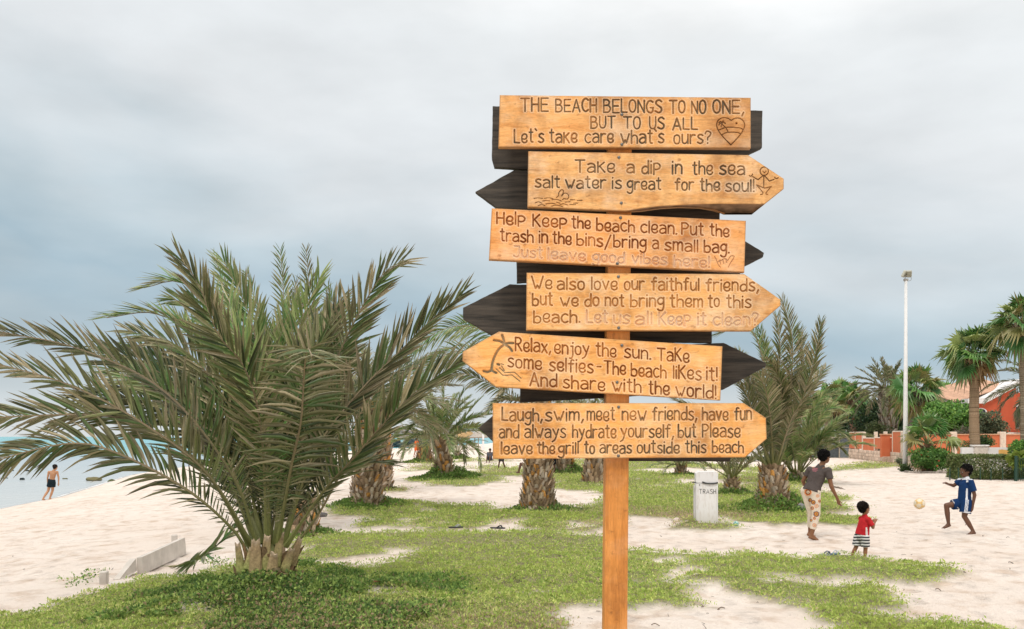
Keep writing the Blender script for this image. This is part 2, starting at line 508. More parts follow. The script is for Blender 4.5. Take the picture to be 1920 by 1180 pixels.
# the sea
m, nt, b = new_mat("sea_water")
P = coords(nt, "Object"); sp = nt.nodes.new("ShaderNodeSeparateXYZ"); nt.links.new(P, sp.inputs[0])
mr = nt.nodes.new("ShaderNodeMapRange"); mr.inputs[1].default_value = 45; mr.inputs[2].default_value = 260
nt.links.new(sp.outputs["Y"], mr.inputs[0])
nw = noise_node(nt, .12, 3, P)
mm = nt.nodes.new("ShaderNodeMath"); mm.operation = 'MULTIPLY_ADD'; mm.inputs[1].default_value = .25; 
nt.links.new(nw.outputs["Fac"], mm.inputs[0]); nt.links.new(mr.outputs[0], mm.inputs[2])
c = ramp_node(nt, mm.outputs[0], [(.1, (.50, .51, .50)), (.52, (.36, .42, .46)), (.82, (.20, .46, .49)), (1, (.13, .43, .48))]).outputs[0]
nt.links.new(c, b.inputs["Base Color"])
b.inputs["Roughness"].default_value = .22; b.inputs["IOR"].default_value = 1.33
wv = noise_node(nt, 1.0, 5, coords(nt, "Object", (1.2, .5, 1)), .6)
add_bump(nt, b, wv.outputs["Fac"], .5, .25)
mb = MB()
mb.add([(-3000, -200, -1.45), (160, -200, -1.45), (160, 4500, -1.45), (-3000, 4500, -1.45)], np.array([(0, 1, 2, 3)]))
tag(mb.build("sea_water", m), kind="structure")
# thin foam line along the shore
yy = np.arange(28, 210, .5)
xs = shore(yy) + .35 + .5 * fnoise(yy, yy * 0, 3.0, 3)
wd = .12 + .22 * np.abs(fnoise(yy, yy * 0 + 9, 1.7, 3))
mb = MB(); k = np.arange(len(yy) - 1)
zz = ground(xs, yy) + .012
V = np.concatenate([np.stack([xs - wd, yy, np.maximum(ground(xs - wd, yy) + .015, -1.44)], 1), np.stack([xs + wd, yy, np.maximum(ground(xs + wd, yy) + .015, -1.44)], 1)])
mb.add(V, np.stack([k, k + 1, k + 1 + len(yy), k + len(yy)], 1), (.8, .8, .8))
tag(mb.build("sea_foam", vcol_mat("foam", .6, .3, 0, .05)), kind="stuff")

# ---------------------------------------------------------------- grass: small leaves on the ground
def leaf_quads(P, L, W, el, rng_, bend=.3):
    n = len(P)
    az = rng_.uniform(0, 2 * np.pi, n)
    d = np.stack([np.cos(az) * np.cos(el), np.sin(az) * np.cos(el), np.sin(el)], 1)
    s = nrm(np.cross(d, rng_.normal(size=(n, 3))))
    tip = P + d * L[:, None]; tip[:, 2] -= bend * L * np.cos(el) * .5
    mid = P + d * (L * .5)[:, None]
    V = np.stack([P, mid + s * W[:, None], tip, mid - s * W[:, None]], 1)
    return V.reshape(-1, 3), np.arange(4 * n).reshape(n, 4)
def sample_ground(n, px0, px1, py0, py1, rg):
    u = rg.uniform(px0, px1, n); v = rg.uniform(py0, py1, n)
    y = H * F / (v - HY); x = (u - CX) / F * y
    return x, y
pal_g = np.array([(.50, .57, .15), (.38, .50, .115), (.64, .66, .24), (.24, .37, .08), (.54, .42, .28)])
def grass_cols(x, y, rg, pal, dry=0.0):
    n = len(x)
    f = fnoise(x, y, 1.6, 3); g2 = fnoise(x + 31, y + 77, 4.0, 2)
    k = np.clip(np.round(1.1 + 2.1 * f + rg.normal(0, .75, n)), 0, 3).astype(int)
    k = np.where(rg.random(n) < np.clip(.13 + .16 * np.clip(x / 3, 0, 1) * (y < 15) + 1.3 * (g2 - .08) + .5 * (f - .2), .05, .75), 4, k)
    c = pal[k] * rg.uniform(.7, 1.3, (n, 1))
    return np.repeat(c, 4, 0)
mb = MB(); rg = np.random.default_rng(11)
for (n, a0, a1, b0, b1) in ((850000, -160, 2080, 970, 1400), (650000, -100, 2020, 856, 985)):
    x, y = sample_ground(n, a0, a1, b0, b1, rg)
    k = grass_mask(x, y, rg); x, y = x[k], y[k]
    tuft = np.clip(fnoise(x, y, .10 + .0 * y, 2) + .5, 0, 1) ** 1.6      # low tufts
    keep = rg.random(len(x)) < np.clip(1.15 - .9 * np.clip((x - 1.0) / 3, 0, 1) * (y < 15) * np.clip(.35 + fnoise(x + 3, y, .8, 3), 0, 1), .3, 1); x, y, tuft = x[keep], y[keep], tuft[keep]
    L = (.022 + .0015 * y) * (.75 + .6 * tuft) * rg.uniform(.6, 1.35, len(x)); W = L * rg.uniform(.11, .2, len(x))
    z = ground(x, y) + .03 + rg.uniform(0, .02, len(x)) + .045 * tuft
    V, Fc = leaf_quads(np.stack([x, y, z], 1), L, W, R(1) * rg.uniform(8, 75, len(x)), rg)
    mb.add(V, Fc, grass_cols(x, y, rg, pal_g))
tag(mb.build("grass", M_grass), "short green grass in patches on the pale sand", "grass", kind="stuff")

# dark creeping ground cover round the palm feet and on the near bank
COVER = [[(380,1085),(430,1062),(480,1070),(560,1058),(610,1072),(700,1088),(800,1085),(862,1110),(850,1150),(740,1185),(640,1300),(380,1400),(130,1400),(160,1190),(260,1150),(330,1110)],
         [(1265,990),(1300,974),(1350,985),(1360,996)], [(185,1112),(196,1082),(212,1085),(215,1108)]]
pal_c = np.array([(.21, .33, .075), (.15, .25, .065), (.34, .45, .12), (.095, .165, .05), (.40, .29, .17)])
mb_cover = MB()
def cover(x, y, hgt, Ls, dens=5, small=1.0):
    n = len(x)
    for _ in range(dens):
        xx = x + rg.normal(0, .03 * small, n); yy = y + rg.normal(0, .03 * small, n)
        z = ground(xx, yy) + .02 + hgt * rg.random(n) ** .8
        L = Ls * rg.uniform(.6, 1.3, n); W = L * rg.uniform(.2, .34, n)
        V, Fc = leaf_quads(np.stack([xx, yy, z], 1), L, W, R(1) * rg.uniform(-10, 80, n), rg)
        mb_cover.add(V, Fc, grass_cols(xx, yy, rg, pal_c))
b1x = -2.65
x, y = sample_ground(75000, 80, 900, 1030, 1400, rg)
wx, wy = x + .5 * fnoise(x, y, .8, 3) + rg.normal(0, .16, len(x)), y + .6 * fnoise(x + 9, y, .8, 3) + rg.normal(0, .18, len(x))
u, v = pix(wx, wy)
k = np.zeros(len(x), bool)
for Pl in COVER: k |= in_poly(u, v, Pl)
k &= (fnoise(x + 5, y + 3, .9, 4) < np.where(np.hypot(x - b1x, (y - 10.2) * 1.2) < 1.0, .5, .02 + .1 * (x > -2.2))) & ~in_poly(u, v, [(330,1135),(350,1112),(410,1105),(425,1128),(380,1150)])
x, y = x[k], y[k]
cover(x, y, .05 + .11 * np.clip(fnoise(x, y, .55, 3) + .45, 0, 1) ** 1.5 + .12 * np.exp(-((x - b1x) / .75) ** 2 - ((y - 10.15) / .5) ** 2), .044, 5)
FEET = []       # filled by the palms: (x, y, radius, height)
def finish_cover():
    for fx, fy, r, h in FEET:
        r *= .8; n = int(1100 * min(2.2, (r / .9) ** 2))
        th = rg.uniform(0, 2 * np.pi, n); rad = r * np.sqrt(rg.uniform(.06, 1, n)) * (1 + .9 * fnoise(np.cos(th) * 3 + fx, np.sin(th) * 3 + fy, 1.1, 3)) + rg.normal(0, .10 * r, n)
        x, y = fx + rad * np.cos(th), fy + rad * np.sin(th) * .9
        cover(x, y, h * 1.25 * (1.1 - np.clip(rad / r, 0, 1)) * (.6 + 1.2 * np.clip(fnoise(x, y, .4, 2) + .4, 0, 1)), .035 + .0016 * fy, 5)
    tag(mb_cover.build("ground_cover", M_grass), "dark leafy creeping plants round the palm feet and near bank", "ground cover", kind="stuff")

# ================================================================ THE SIGNPOST
def wood_mat(name, stops, ax=(1.5, 6, 9), ax2=(1.2, 5, 14), rough=.5, weather=(.88, .66, .45), wfac=.65):
    m, nt, b = new_mat(name)
    tone = nt.nodes.new("ShaderNodeAttribute"); tone.attribute_type = 'OBJECT'; tone.attribute_name = "tone"
    v = coords(nt, "Object", ax); off = nt.nodes.new("ShaderNodeVectorMath"); off.operation = 'ADD'
    nt.links.new(v, off.inputs[0]); sc7 = nt.nodes.new("ShaderNodeVectorMath"); sc7.operation = 'SCALE'; sc7.inputs["Scale"].default_value = 37.0
    nt.links.new(tone.outputs["Color"], sc7.inputs[0]); nt.links.new(sc7.outputs[0], off.inputs[1]); v = off.outputs[0]
    n = noise_node(nt, 3.0, 8, v, .66)
    n.inputs["Distortion"].default_value = .7
    c = ramp_node(nt, n.outputs["Fac"], stops).outputs[0]
    w = noise_node(nt, 5.5, 4, coords(nt, "Object", (1, 1, 1.6)), .6)
    wr = ramp_node(nt, w.outputs["Fac"], [(.48, (0, 0, 0)), (.72, (wfac,) * 3)])
    c = mix_col(nt, wr.outputs[0], c, weather)
    fine = noise_node(nt, 30, 6, coords(nt, "Object", ax2), .7)
    fr = ramp_node(nt, fine.outputs["Fac"], [(.3, (.70,) * 3), (.55, (1.07,) * 3)])
    c = mix_col(nt, 1.0, c, fr.outputs[0], 'MULTIPLY')
    spot = noise_node(nt, 26, 3, coords(nt, "Object", (1, 1, 1.4)), .6)
    sr = ramp_node(nt, spot.outputs["Fac"], [(.62, (0, 0, 0)), (.74, (.65,) * 3)])
    c = mix_col(nt, sr.outputs[0], c, (.33, .12, .03))
    tint = ramp_node(nt, tone.outputs["Fac"], [(.0, (1, .97, .93)), (.22, (1.02, 1.06, 1.12)), (.40, (1.0, .88, .78)), (.56, (1.0, 1.0, .96)), (.73, (1.04, .98, .82)), (.90, (1.05, .97, .78))]); tint.color_ramp.interpolation = 'CONSTANT'
    c = mix_col(nt, 1.0, c, tint.outputs[0], 'MULTIPLY')
    st = noise_node(nt, 2.2, 5, coords(nt, "Object", (1.6, 4, 1.1)), .7)                     # water stains and sun bleach
    stn = ramp_node(nt, st.outputs["Fac"], [(.34, (.62, .56, .52)), (.50, (1, 1, 1)), (.66, (1.12, 1.12, 1.14))]); c = mix_col(nt, 1.0, c, stn.outputs[0], 'MULTIPLY')
    ck = noise_node(nt, 2.0, 4, coords(nt, "Object", tuple(q * (.5 if q < 3 else 6) for q in ax)), .5)          # fine drying cracks along the grain
    ckr = ramp_node(nt, ck.outputs["Fac"], [(.27, (.55,) * 3), (.31, (0, 0, 0))]); c = mix_col(nt, ckr.outputs[0], c, (.16, .07, .025))
    a = attr(nt)                                   # worn, darker rim of the board and ink of the writing
    c = mix_col(nt, a.outputs["Alpha"], c, a.outputs["Color"])
    nt.links.new(c, b.inputs["Base Color"])
    b.inputs["Roughness"].default_value = rough; b.inputs["Specular IOR Level"].default_value = .35
    add_bump(nt, b, fine.outputs["Fac"], .12, .004)
    return m
M_board = wood_mat("varnished_wood", [(.26, (.52, .205, .052)), (.40, (.77, .36, .108)), (.55, (.87, .47, .175)), (.68, (.80, .375, .112)), (.80, (.58, .235, .062))])
M_post = wood_mat("post_wood", [(.28, (.46, .165, .033)), (.5, (.68, .275, .06)), (.75, (.76, .34, .09))], ax=(13, 13, .9), ax2=(22, 22, .8), wfac=.15)
M_dark = rough_mat("dark_stained_wood", (.020, .018, .015), (.10, .082, .064), 4, .7, .3, .004, (1, 4, 14), .3)
M_screw = rough_mat("steel_screw", (.12, .11, .10), (.25, .24, .22), 60, .35, 0)
M_screw.node_tree.nodes["Principled BSDF"].inputs["Metallic"].default_value = .8

G = {
'A': (6, "l 0,0 3,10 6,0;l 1,3.4 5,3.4"), 'B': (5.4, "l 0,0 0,10;c 0,10 3,9.8 4.5,8 3.4,5.9 .2,5.4;c .2,5.4 3.8,5.2 5.3,2.8 3.8,.4 0,0"),
'C': (5, "c 5,8.8 3,10 .9,8.6 0,5 .9,1.4 3,0 5,1.2"), 'E': (5, "l 5,10 0,10 0,0 5,0;l 0,5.2 4.2,5.2"),
'G': (5.2, "c 5,8.8 3,10 .9,8.6 0,5 .9,1.3 3,0 4.8,1 5.2,4.2;l 5.2,4.2 3,4.2"), 'H': (5, "l 0,0 0,10;l 5,0 5,10;l 0,5.2 5,5.2"),
'L': (4.4, "l 0,10 0,.2 4.4,0"), 'N': (5, "l 0,0 0,10 5,0 5,10"), 'O': (5.2, "c 2.6,10 .7,8.7 0,5 .7,1.3 2.6,0 4.5,1.3 5.2,5 4.5,8.7 2.6,10"),
'S': (5, "c 4.9,8.7 3,10 .9,9 .5,7 2.5,5.4 4.7,3.6 4.6,1.2 2.6,0 0,1.2"), 'T': (6, "l 0,10 6,10;l 3,10 3,0"),
'U': (5, "c 0,10 0,7 0,3.4 .8,.7 2.5,0 4.2,.7 5,3.4 5,7 5,10"), 'P': (5, "l 0,0 0,10;c 0,10 3.4,9.8 5,7.6 3.5,5.2 0,4.7"),
'R': (5, "l 0,0 0,10;c 0,10 3.2,9.8 4.6,7.8 3.3,5.6 0,5;l 1.8,5 5,0"), 'J': (4.4, "l .6,10 4.4,10;c 4.4,10 4.4,6 4.3,2.4 3.4,.3 1.6,0 0,1.2"),
'W': (8.4, "l 0,10 2.8,0 4.2,2.8 5.6,0 8.4,10"), 'K': (5, "l 0,10 0,0;l 4.6,10 .3,5;l 1.3,5.4 5,0"),
'a': (4.8, "c .3,6.3 2,7 3.9,6.5 4.7,5 4.8,2.5 4.8,0;c 4.8,3.7 2.6,4.2 .7,3.1 0,1.5 1,.1 2.8,.1 4.8,1.4"), 'b': (4.8, "l 0,10 0,0;c 0,4.4 2.4,5.6 4.3,4.6 4.8,2.6 4.1,.6 2.2,-.1 0,.5"),
'c': (4.4, "c 4.4,6.2 2.7,7 .8,5.9 0,3.5 .8,1 2.7,0 4.4,.9"), 'd': (4.8, "l 4.8,10 4.8,0;c 4.8,4.6 2.6,5.6 .7,4.6 0,2.4 .8,.3 2.7,0 4.8,1.6"),
'e': (4.4, "c .2,3.1 3,2.9 4.3,4.4 4,6.3 2.3,7 .6,5.9 0,3.4 .6,.8 2.5,-.1 4.2,.7 4.4,1.8"), 'f': (3.8, "c 3.8,9.5 2.7,10 1.8,9 1.6,7 1.6,3 1.6,0;l 0,6.6 3.5,6.8"),
'g': (4.5, "c 4.3,6 2.5,7 .6,5.8 0,4 .8,2.2 2.4,1.7 4,2.7 4.4,4.4;c 4.5,7 4.5,3 4.4,-.8 3.4,-3 1.4,-3.3 0,-2.3"), 'h': (4.5, "l 0,10 0,0;c 0,4.4 1.8,6.3 3.8,5.8 4.5,4.2 4.5,2 4.5,0"),
'i': (.3, "l .1,6.8 .1,0;l .1,9.4 .2,9.7"), 'j': (2.4, "c 2.2,6.8 2.2,3 2.1,-1 1.2,-3 -.3,-3.1;l 2.2,9.4 2.3,9.7;l .8,6.8 2.2,6.8"),
'k': (4.4, "l 0,8.2 0,0;l 4.1,8 .2,4.1;l 1.2,4.8 4.4,0"), 'l': (.2, "l .1,10 .1,0"), 'm': (6.4, "l 0,7 0,0;c 0,4.6 1,6.6 2.5,6.8 3.2,5 3.2,2.5 3.2,0;c 3.2,4.6 4.3,6.6 5.7,6.8 6.4,5 6.4,2.5 6.4,0"),
'n': (4.3, "l 0,7 0,0;c 0,4.8 1.6,6.9 3.6,6.4 4.3,4.6 4.3,2 4.3,0"), 'o': (4.4, "c 2.2,7 .5,6 0,3.5 .5,1 2.2,0 3.9,1 4.4,3.5 3.9,6 2.2,7"),
'p': (4.6, "l 0,7.6 0,-1;c 0,7.4 2.6,7.8 4.6,6 4,3.8 2,2.9 .2,3.2"), 'r': (3.6, "l 0,7 0,0;c 0,4.4 .9,6.2 2.2,7 3.6,6.7"),
's': (4, "c 3.9,6.3 2.3,7 .6,6.1 .6,4.7 2.2,3.6 3.9,2.4 3.8,.8 2,0 0,.8"), 't': (3.3, "c 1.5,10 1.5,5.5 1.5,2 1.9,.3 3.2,.1;l 0,7.6 3.1,7.6"),
'u': (4.4, "c 0,7 0,4 .3,1.2 1.7,0 3.4,.9 4.3,2.6;l 4.4,7 4.4,0"), 'v': (4.4, "l 0,7 2.2,0 4.4,7"), 'w': (6.4, "l 0,7 2.2,0 3.3,2.4 4.3,0 6.4,7"),
'x': (4.2, "l 0,7 4.2,0;l 4.2,7 0,0"), 'y': (4.6, "l 0,7 2.2,2.4;c 4.6,7 3.2,2.6 1.6,-1.6 -.6,-3.2"),
',': (1, "l 1,.9 0,-1.8"), '.': (.3, "l 0,.1 .3,.2"), "'": (1.2, "l 0,10.6 1.2,9.2"), '!': (.3, "l .1,10 .1,2.8;l .1,.2 .2,.3"),
'?': (4.2, "c 0,7.9 .8,9.7 2.4,10 4.2,8.8 3.6,6.4 2,4.9 1.8,2.8;l 1.8,.2 1.9,.3"), '/': (4.4, "l 0,-2.4 4.4,10"), '-': (3, "l 0,4 3,4.2"),
}
def strokes(code):
    out = []
    for s in code.split(";"):
        k, *pts = s.split()
        P = np.array([[float(q) for q in p.split(",")] for p in pts])
        out.append(catmull(P, 5 * len(P)) if k == 'c' and len(P) > 2 else P)
    return out
jit = random.Random(5)
def word_strokes(text, x0, x1, base, cap, tilt=0.0):
    """strokes of a word in photo pixels, fitted between x0 and x1 on its baseline"""
    gap = 1.9; tot = sum(G[c][0] for c in text) + gap * (len(text) - 1)
    sx = (x1 - x0 - 2.5) / max(tot, .5); sy = cap / 10.0; pen = 0.0; out = []
    for ch in text:
        w, code = G[ch]
        jy, js = jit.uniform(-.35, .35), jit.uniform(.96, 1.05)
        for P in strokes(code):
            X = x0 + 1.2 + (pen + P[:, 0]) * sx
            out.append(np.stack([X, base - (P[:, 1] * js + jy) * sy + tilt * (X - x0)], 1))
        pen += w + gap
    return out

GREEN, BROWN, FADED = (.105, .105, .08), (.22, .058, .016), (.78, .60, .45)
TAN = (.36, .17, .06); GREY = (.30, .26, .17); LINE = (.07, .035, .018)
def zl(ox, oy, sc, items):
    """line drawings given in zoomed pixels: (kind, points)"""
    out = []
    for k, pts in items:
        P = np.array(pts, float) / sc + np.array([ox, oy])
        out.append(catmull(P, 6 * len(P)) if k == 'c' else P)
    return out
def circ(cx, cy, r, n=16):
    t = np.linspace(0, 2 * np.pi, n); return [(cx + r * math.cos(a), cy + r * math.sin(a)) for a in t]
BOARDS = [
 dict(poly=[(937,178),(1408,183)], bot=[(934.5,276),(1408,278)], cap=23.4, ink=GREEN, label="top sign board with the capital letter line and a carved heart",
   words=[("THE",975.6,1029,209,GREEN),("BEACH",1041,1119.5,209.6,GREEN),("BELONGS",1131,1242,211,GREEN),("TO",1254.5,1285.5,212,GREEN),("NO",1296,1324.5,212.2,GREEN),("ONE,",1336,1395.5,212.6,GREEN),
     ("BUT",1107,1154.5,240.6,GREEN,21.5),("TO",1168.5,1201.7,241,GREEN,21.5),("US",1217,1246.5,241.6,GREEN,21.5),("ALL",1260.7,1309,243,GREEN,21.5),
     ("Let's",963.4,1020.3,267.3,GREEN),("take",1029.8,1082.7,267.5,GREEN),("care",1096,1151,267.6,GREEN),("what's",1163.3,1245.7,268.6,GREEN),("ours?",1262.7,1334,269.4,GREEN)],
   draw=[(zl(1180,165,7.377,[('c',[(1410,450),(1360,420),(1290,413),(1228,452),(1210,520),(1235,595),(1300,680),(1405,790)]),('c',[(1405,790),(1500,690),(1562,610),(1595,530),(1582,465),(1525,420),(1460,422),(1410,450)]),
      ('c',[(1235,585),(1330,550),(1420,545),(1530,555),(1580,578)]),('c',[(1280,650),(1340,620),(1420,612),(1500,618),(1545,635)]),('l',[(1280,500),(1335,550),(1368,610)]),
      ('c',[(1280,490),(1255,490),(1240,515)]),('c',[(1280,490),(1265,465),(1240,480)]),('c',[(1280,490),(1290,465),(1305,460)]),('c',[(1280,490),(1310,480),(1330,495)]),('l',[(1280,490),(1272,540)])]),1.15,LINE),
      (zl(1180,165,7.377,[('l',[(1483,488),(1484,491)])]),2.2,LINE)], screws=[(1166,215),(1166,271)]),
 dict(poly=[(990.5,283.5),(1403,290.5),(1470,335)], bot=[(989,388.5),(1172,396),(1200,395),(1240,389.5),(1275,387.5),(1312,388.5),(1340,393),(1360,399.5),(1413,399.5),(1470,354)], cap=23.5, ink=GREEN, label="arrow board about a dip in the sea with a wavy bark edge",
   words=[("Take",1077.7,1153.4,322.5,GREEN),("a",1174.5,1190.2,324,GREEN),("dip",1202.7,1239,324.7,GREEN),("in",1259.7,1279.7,325.8,GREEN),("the",1298,1337,326.6,GREEN),("sea",1348.8,1397.2,327.8,GREEN),
     ("salt",1002.7,1050.3,351.8,GREEN,21.5),("water",1059.7,1137,353,GREEN,21.5),("is",1147.2,1166,354,GREEN,21.5),("great",1175.3,1240.2,355.6,GREEN,21.5),("for",1265.2,1301.9,356.7,GREEN,21.5),("the",1312,1350.3,357.8,GREEN,21.5),("soul!",1359.7,1415.2,359.4,GREEN,22)],
   draw=[(zl(880,275,6.4,[('c',[(1045,615),(1070,590),(1075,555),(1105,520),(1130,530),(1125,555),(1105,595)]),('c',[(1110,595),(1140,560),(1180,570),(1195,605),(1175,630),(1135,625),(1120,640)]),
      ('c',[(775,625),(820,617),(880,622)]),('c',[(900,622),(950,616),(1005,625)]),('c',[(990,640),(1050,635),(1105,655)]),('c',[(880,655),(920,650),(965,653)]),('l',[(1210,640),(1265,640)]),('l',[(1295,648),(1355,645)]),
      ('c',[(790,677),(830,664),(870,680)]),('l',[(1045,668),(1085,680)]),('l',[(1150,668),(1210,663)]),('c',[(920,689),(970,682),(1030,687)]),('l',[(1250,680),(1300,680)]),('c',[(1090,697),(1130,688),(1180,703)]),('l',[(1205,695),(1275,698)]),('c',[(825,710),(870,697),(910,712)]),('c',[(985,717),(1040,704),(1120,720)])]),.95,LINE),
      (zl(1180,275,6.4,[('c',circ(1620,296,50)),('l',[(1616,346),(1614,490),(1622,500)]),('l',[(1612,344),(1545,398),(1480,360)]),('l',[(1620,346),(1682,415),(1740,392)]),('c',[(1440,350),(1465,355),(1480,330)]),('c',[(1745,370),(1765,385),(1790,375)]),
      ('l',[(1622,500),(1528,460),(1605,552),(1597,574),(1575,578)]),('l',[(1622,500),(1705,480),(1640,555),(1645,575),(1660,578)]),('l',[(1604,297),(1606,298)]),('l',[(1638,297),(1640,298)]),('l',[(1616,314),(1628,314)])]),1.15,LINE)], screws=[(1160.5,295.5),(1165,381)],
   wane=[(1165,396.5),(1200,390),(1240,385.5),(1300,382.5),(1350,381.3),(1430,382)]),
 dict(poly=[(922,390.5),(1399,414)], bot=[(916.5,487),(1396,511)], cap=22, ink=BROWN, label="tilted board about keeping the beach clean in brown letters",
   words=[("Help",930.6,985.3,419.4,BROWN),("Keep",998.4,1063.3,423.8,BROWN),("the",1071.4,1107.8,427.4,BROWN),("beach",1118,1190.6,431.8,BROWN),("clean.",1200.8,1270,436,BROWN),("Put",1277.4,1319.7,439.5,BROWN),("the",1330.6,1367.8,442,BROWN),
     ("trash",937.2,1000.6,452.2,BROWN),("in",1010,1027.6,455,BROWN),("the",1035.6,1072,456.6,BROWN),("bins/",1080.8,1146.5,459.5,BROWN),("bring",1150,1212.5,463,BROWN),("a",1222.7,1235.8,466,BROWN),("small",1246,1309.5,469,BROWN),("bag.",1319.7,1368.5,472.4,BROWN),
     ("Just",962,1018,481.2,FADED,19.5),("leave",1026.9,1098.3,485.6,FADED,19.5),("good",1110.7,1172,490.6,FADED,19.5),("vibes",1184.8,1251,493.8,FADED,19.5),("here!",1263.5,1331.4,498.7,FADED,19.5)],
   draw=[(zl(1160,380,6.857,[('c',[(1235,695),(1262,750),(1285,805),(1310,835)]),('c',[(1285,760),(1300,742),(1325,745),(1345,728),(1380,725),(1405,748)]),('c',[(1405,748),(1440,692),(1478,688),(1482,712),(1432,790),(1412,832)]),('l',[(1300,745),(1312,795)]),('l',[(1342,735),(1350,785)]),('l',[(1380,730),(1385,775)])]),1.0,(.50,.30,.17))],
   screws=[(1163.5,408.5),(1157.5,494.5)], tilt=.05),
 dict(poly=[(987.5,511.5),(1396,514),(1464,562)], bot=[(986.5,619.5),(1408,621),(1464,573)], cap=22.3, ink=TAN, label="arrow board about faithful friends in pale worn letters",
   words=[("We",995.8,1035.8,541.7,TAN),("also",1044,1096.7,543,TAN),("love",1108.3,1158.3,543.7,TAN),("our",1170,1209,543.7,TAN),("faithful",1220.8,1311.7,544.7,TAN),("friends,",1323.3,1423.3,545.8,TAN),
     ("but",997.5,1036.7,572.5,TAN),("we",1050,1085,573.5,TAN),("do",1095.8,1124,574,TAN),("not",1134,1170.8,574.4,TAN),("bring",1181.7,1245.8,574.8,TAN),("them",1255.8,1318.3,575.8,TAN),("to",1327.5,1350,576,TAN),("this",1361.7,1409,576.7,TAN),
     ("beach.",1000,1088.3,605,TAN),("Let",1099,1140,606,FADED),("us",1150,1180.8,607,FADED),("all",1190.8,1223.3,608.3,FADED),("Keep",1235,1295.8,609,FADED),("it",1307.5,1325,609.4,FADED),("clean?",1336.7,1423,610,FADED)],
   draw=[], screws=[(1159.5,519),(1160,615)]),
 dict(poly=[(867.5,660),(935,622),(1355,649.5)], bot=[(867,677),(930,726),(1351,751)], cap=23.5, ink=BROWN, label="left pointing arrow board about the sun with a carved palm",
   words=[("Relax,",965.5,1033.4,657.8,BROWN),("enjoy",1039,1105.3,662.2,BROWN),("the",1117,1156,667,BROWN),("sun.",1170.3,1221,671,BROWN),("TaKe",1232,1293,675.4,BROWN),
     ("some",951.4,1016.3,688.5,BROWN),("selfies",1029.5,1113,694.8,BROWN),("-",1118.4,1128,698,BROWN),("The",1132,1174,700.5,BROWN),("beach",1182.8,1250,704.5,BROWN),("liKes",1261.7,1315.6,709.3,BROWN),("it!",1324,1346,713,BROWN),
     ("And",992.8,1045,722.8,BROWN),("share",1055.3,1135,727.5,BROWN),("with",1147.5,1203,733.2,BROWN),("the",1215.6,1256,738.5,BROWN),("world!",1266.4,1343.8,742.6,BROWN)],
   draw=[(zl(860,610,6.4,[('c',[(550,230),(480,290),(430,380),(405,460),(395,535)]),('l',[(300,550),(345,562),(395,545),(450,572)]),('l',[(550,225),(538,170),(522,120)]),('c',[(548,222),(490,190),(425,180)]),('c',[(560,225),(600,215),(655,215)]),('c',[(558,235),(610,268),(640,310)]),('l',[(468,468),(484,474)])]),2.9,GREY),
      (zl(860,610,6.4,[('l',[(450,525),(530,602),(640,598),(735,675)]),('l',[(492,512),(552,570),(672,566),(750,640)]),('l',[(490,515),(540,550),(550,545),(515,490)]),('l',[(510,465),(540,475)])]),1.2,GREY)], screws=[(1166,648),(1157,717)], tilt=.065),
 dict(poly=[(923.5,756),(1395,756),(1436.5,784)], bot=[(924,861),(1397,858),(1438,823)], cap=23.6, ink=GREEN, label="lowest arrow board about laughing and hydrating above the bare post",
   words=[("Laugh,",940.6,1017.6,789.3,GREEN),("swim,",1022,1094.7,789,GREEN),("meet",1100,1153.6,788.6,GREEN),("new",1166,1212.9,788,GREEN),("friends,",1222.7,1307.3,788,GREEN),("have",1316.3,1366.2,787.6,GREEN),("fun",1376.8,1410,787,GREEN),
     ("and",935.3,973.8,821.3,GREEN),("always",983,1061.5,821.2,GREEN),("hydrate",1072.8,1155.9,821,GREEN),("yourself,",1163.5,1264,820.5,GREEN),("but",1271,1305.8,820.4,GREEN),("Please",1316.3,1388.9,820.3,GREEN),
     ("leave",939,998.8,851.5,GREEN,21.5),("the",1007,1041,851,GREEN,21.5),("grill",1046.3,1085.6,850.8,GREEN,21.5),("to",1095.4,1115.8,850.5,GREEN,21.5),("areas",1124,1185,850,GREEN,21.5),("outside",1194,1274.8,849.6,GREEN,21.5),("this",1284.6,1324.7,849.3,GREEN,21.5),("beach",1335,1395,849,GREEN,21.5)],
   draw=[], screws=[(1160,763.5),(1159.5,855)]),
]
YF = 4.25                      # front face of the post
PXM = F / (YF - .032)          # photo pixels per metre on the board fronts
def seg_dist(Q, S):
    """distance from points Q to a polyline S"""
    A, B = S[:-1], S[1:]; d = B - A; L2 = np.maximum((d ** 2).sum(1), 1e-9)
    t = np.clip(((Q[:, None] - A) * d).sum(2) / L2, 0, 1)
    return np.sqrt((((Q[:, None] - A) - t[..., None] * d) ** 2).sum(2)).min(1)

sp_loc = (float(up(1157, 818, YF)[0]), YF + .05, float(ground(.49, 4.3)))
signpost = empty("signpost", sp_loc, "wooden post with six carved wooden message boards facing the camera", "signpost")
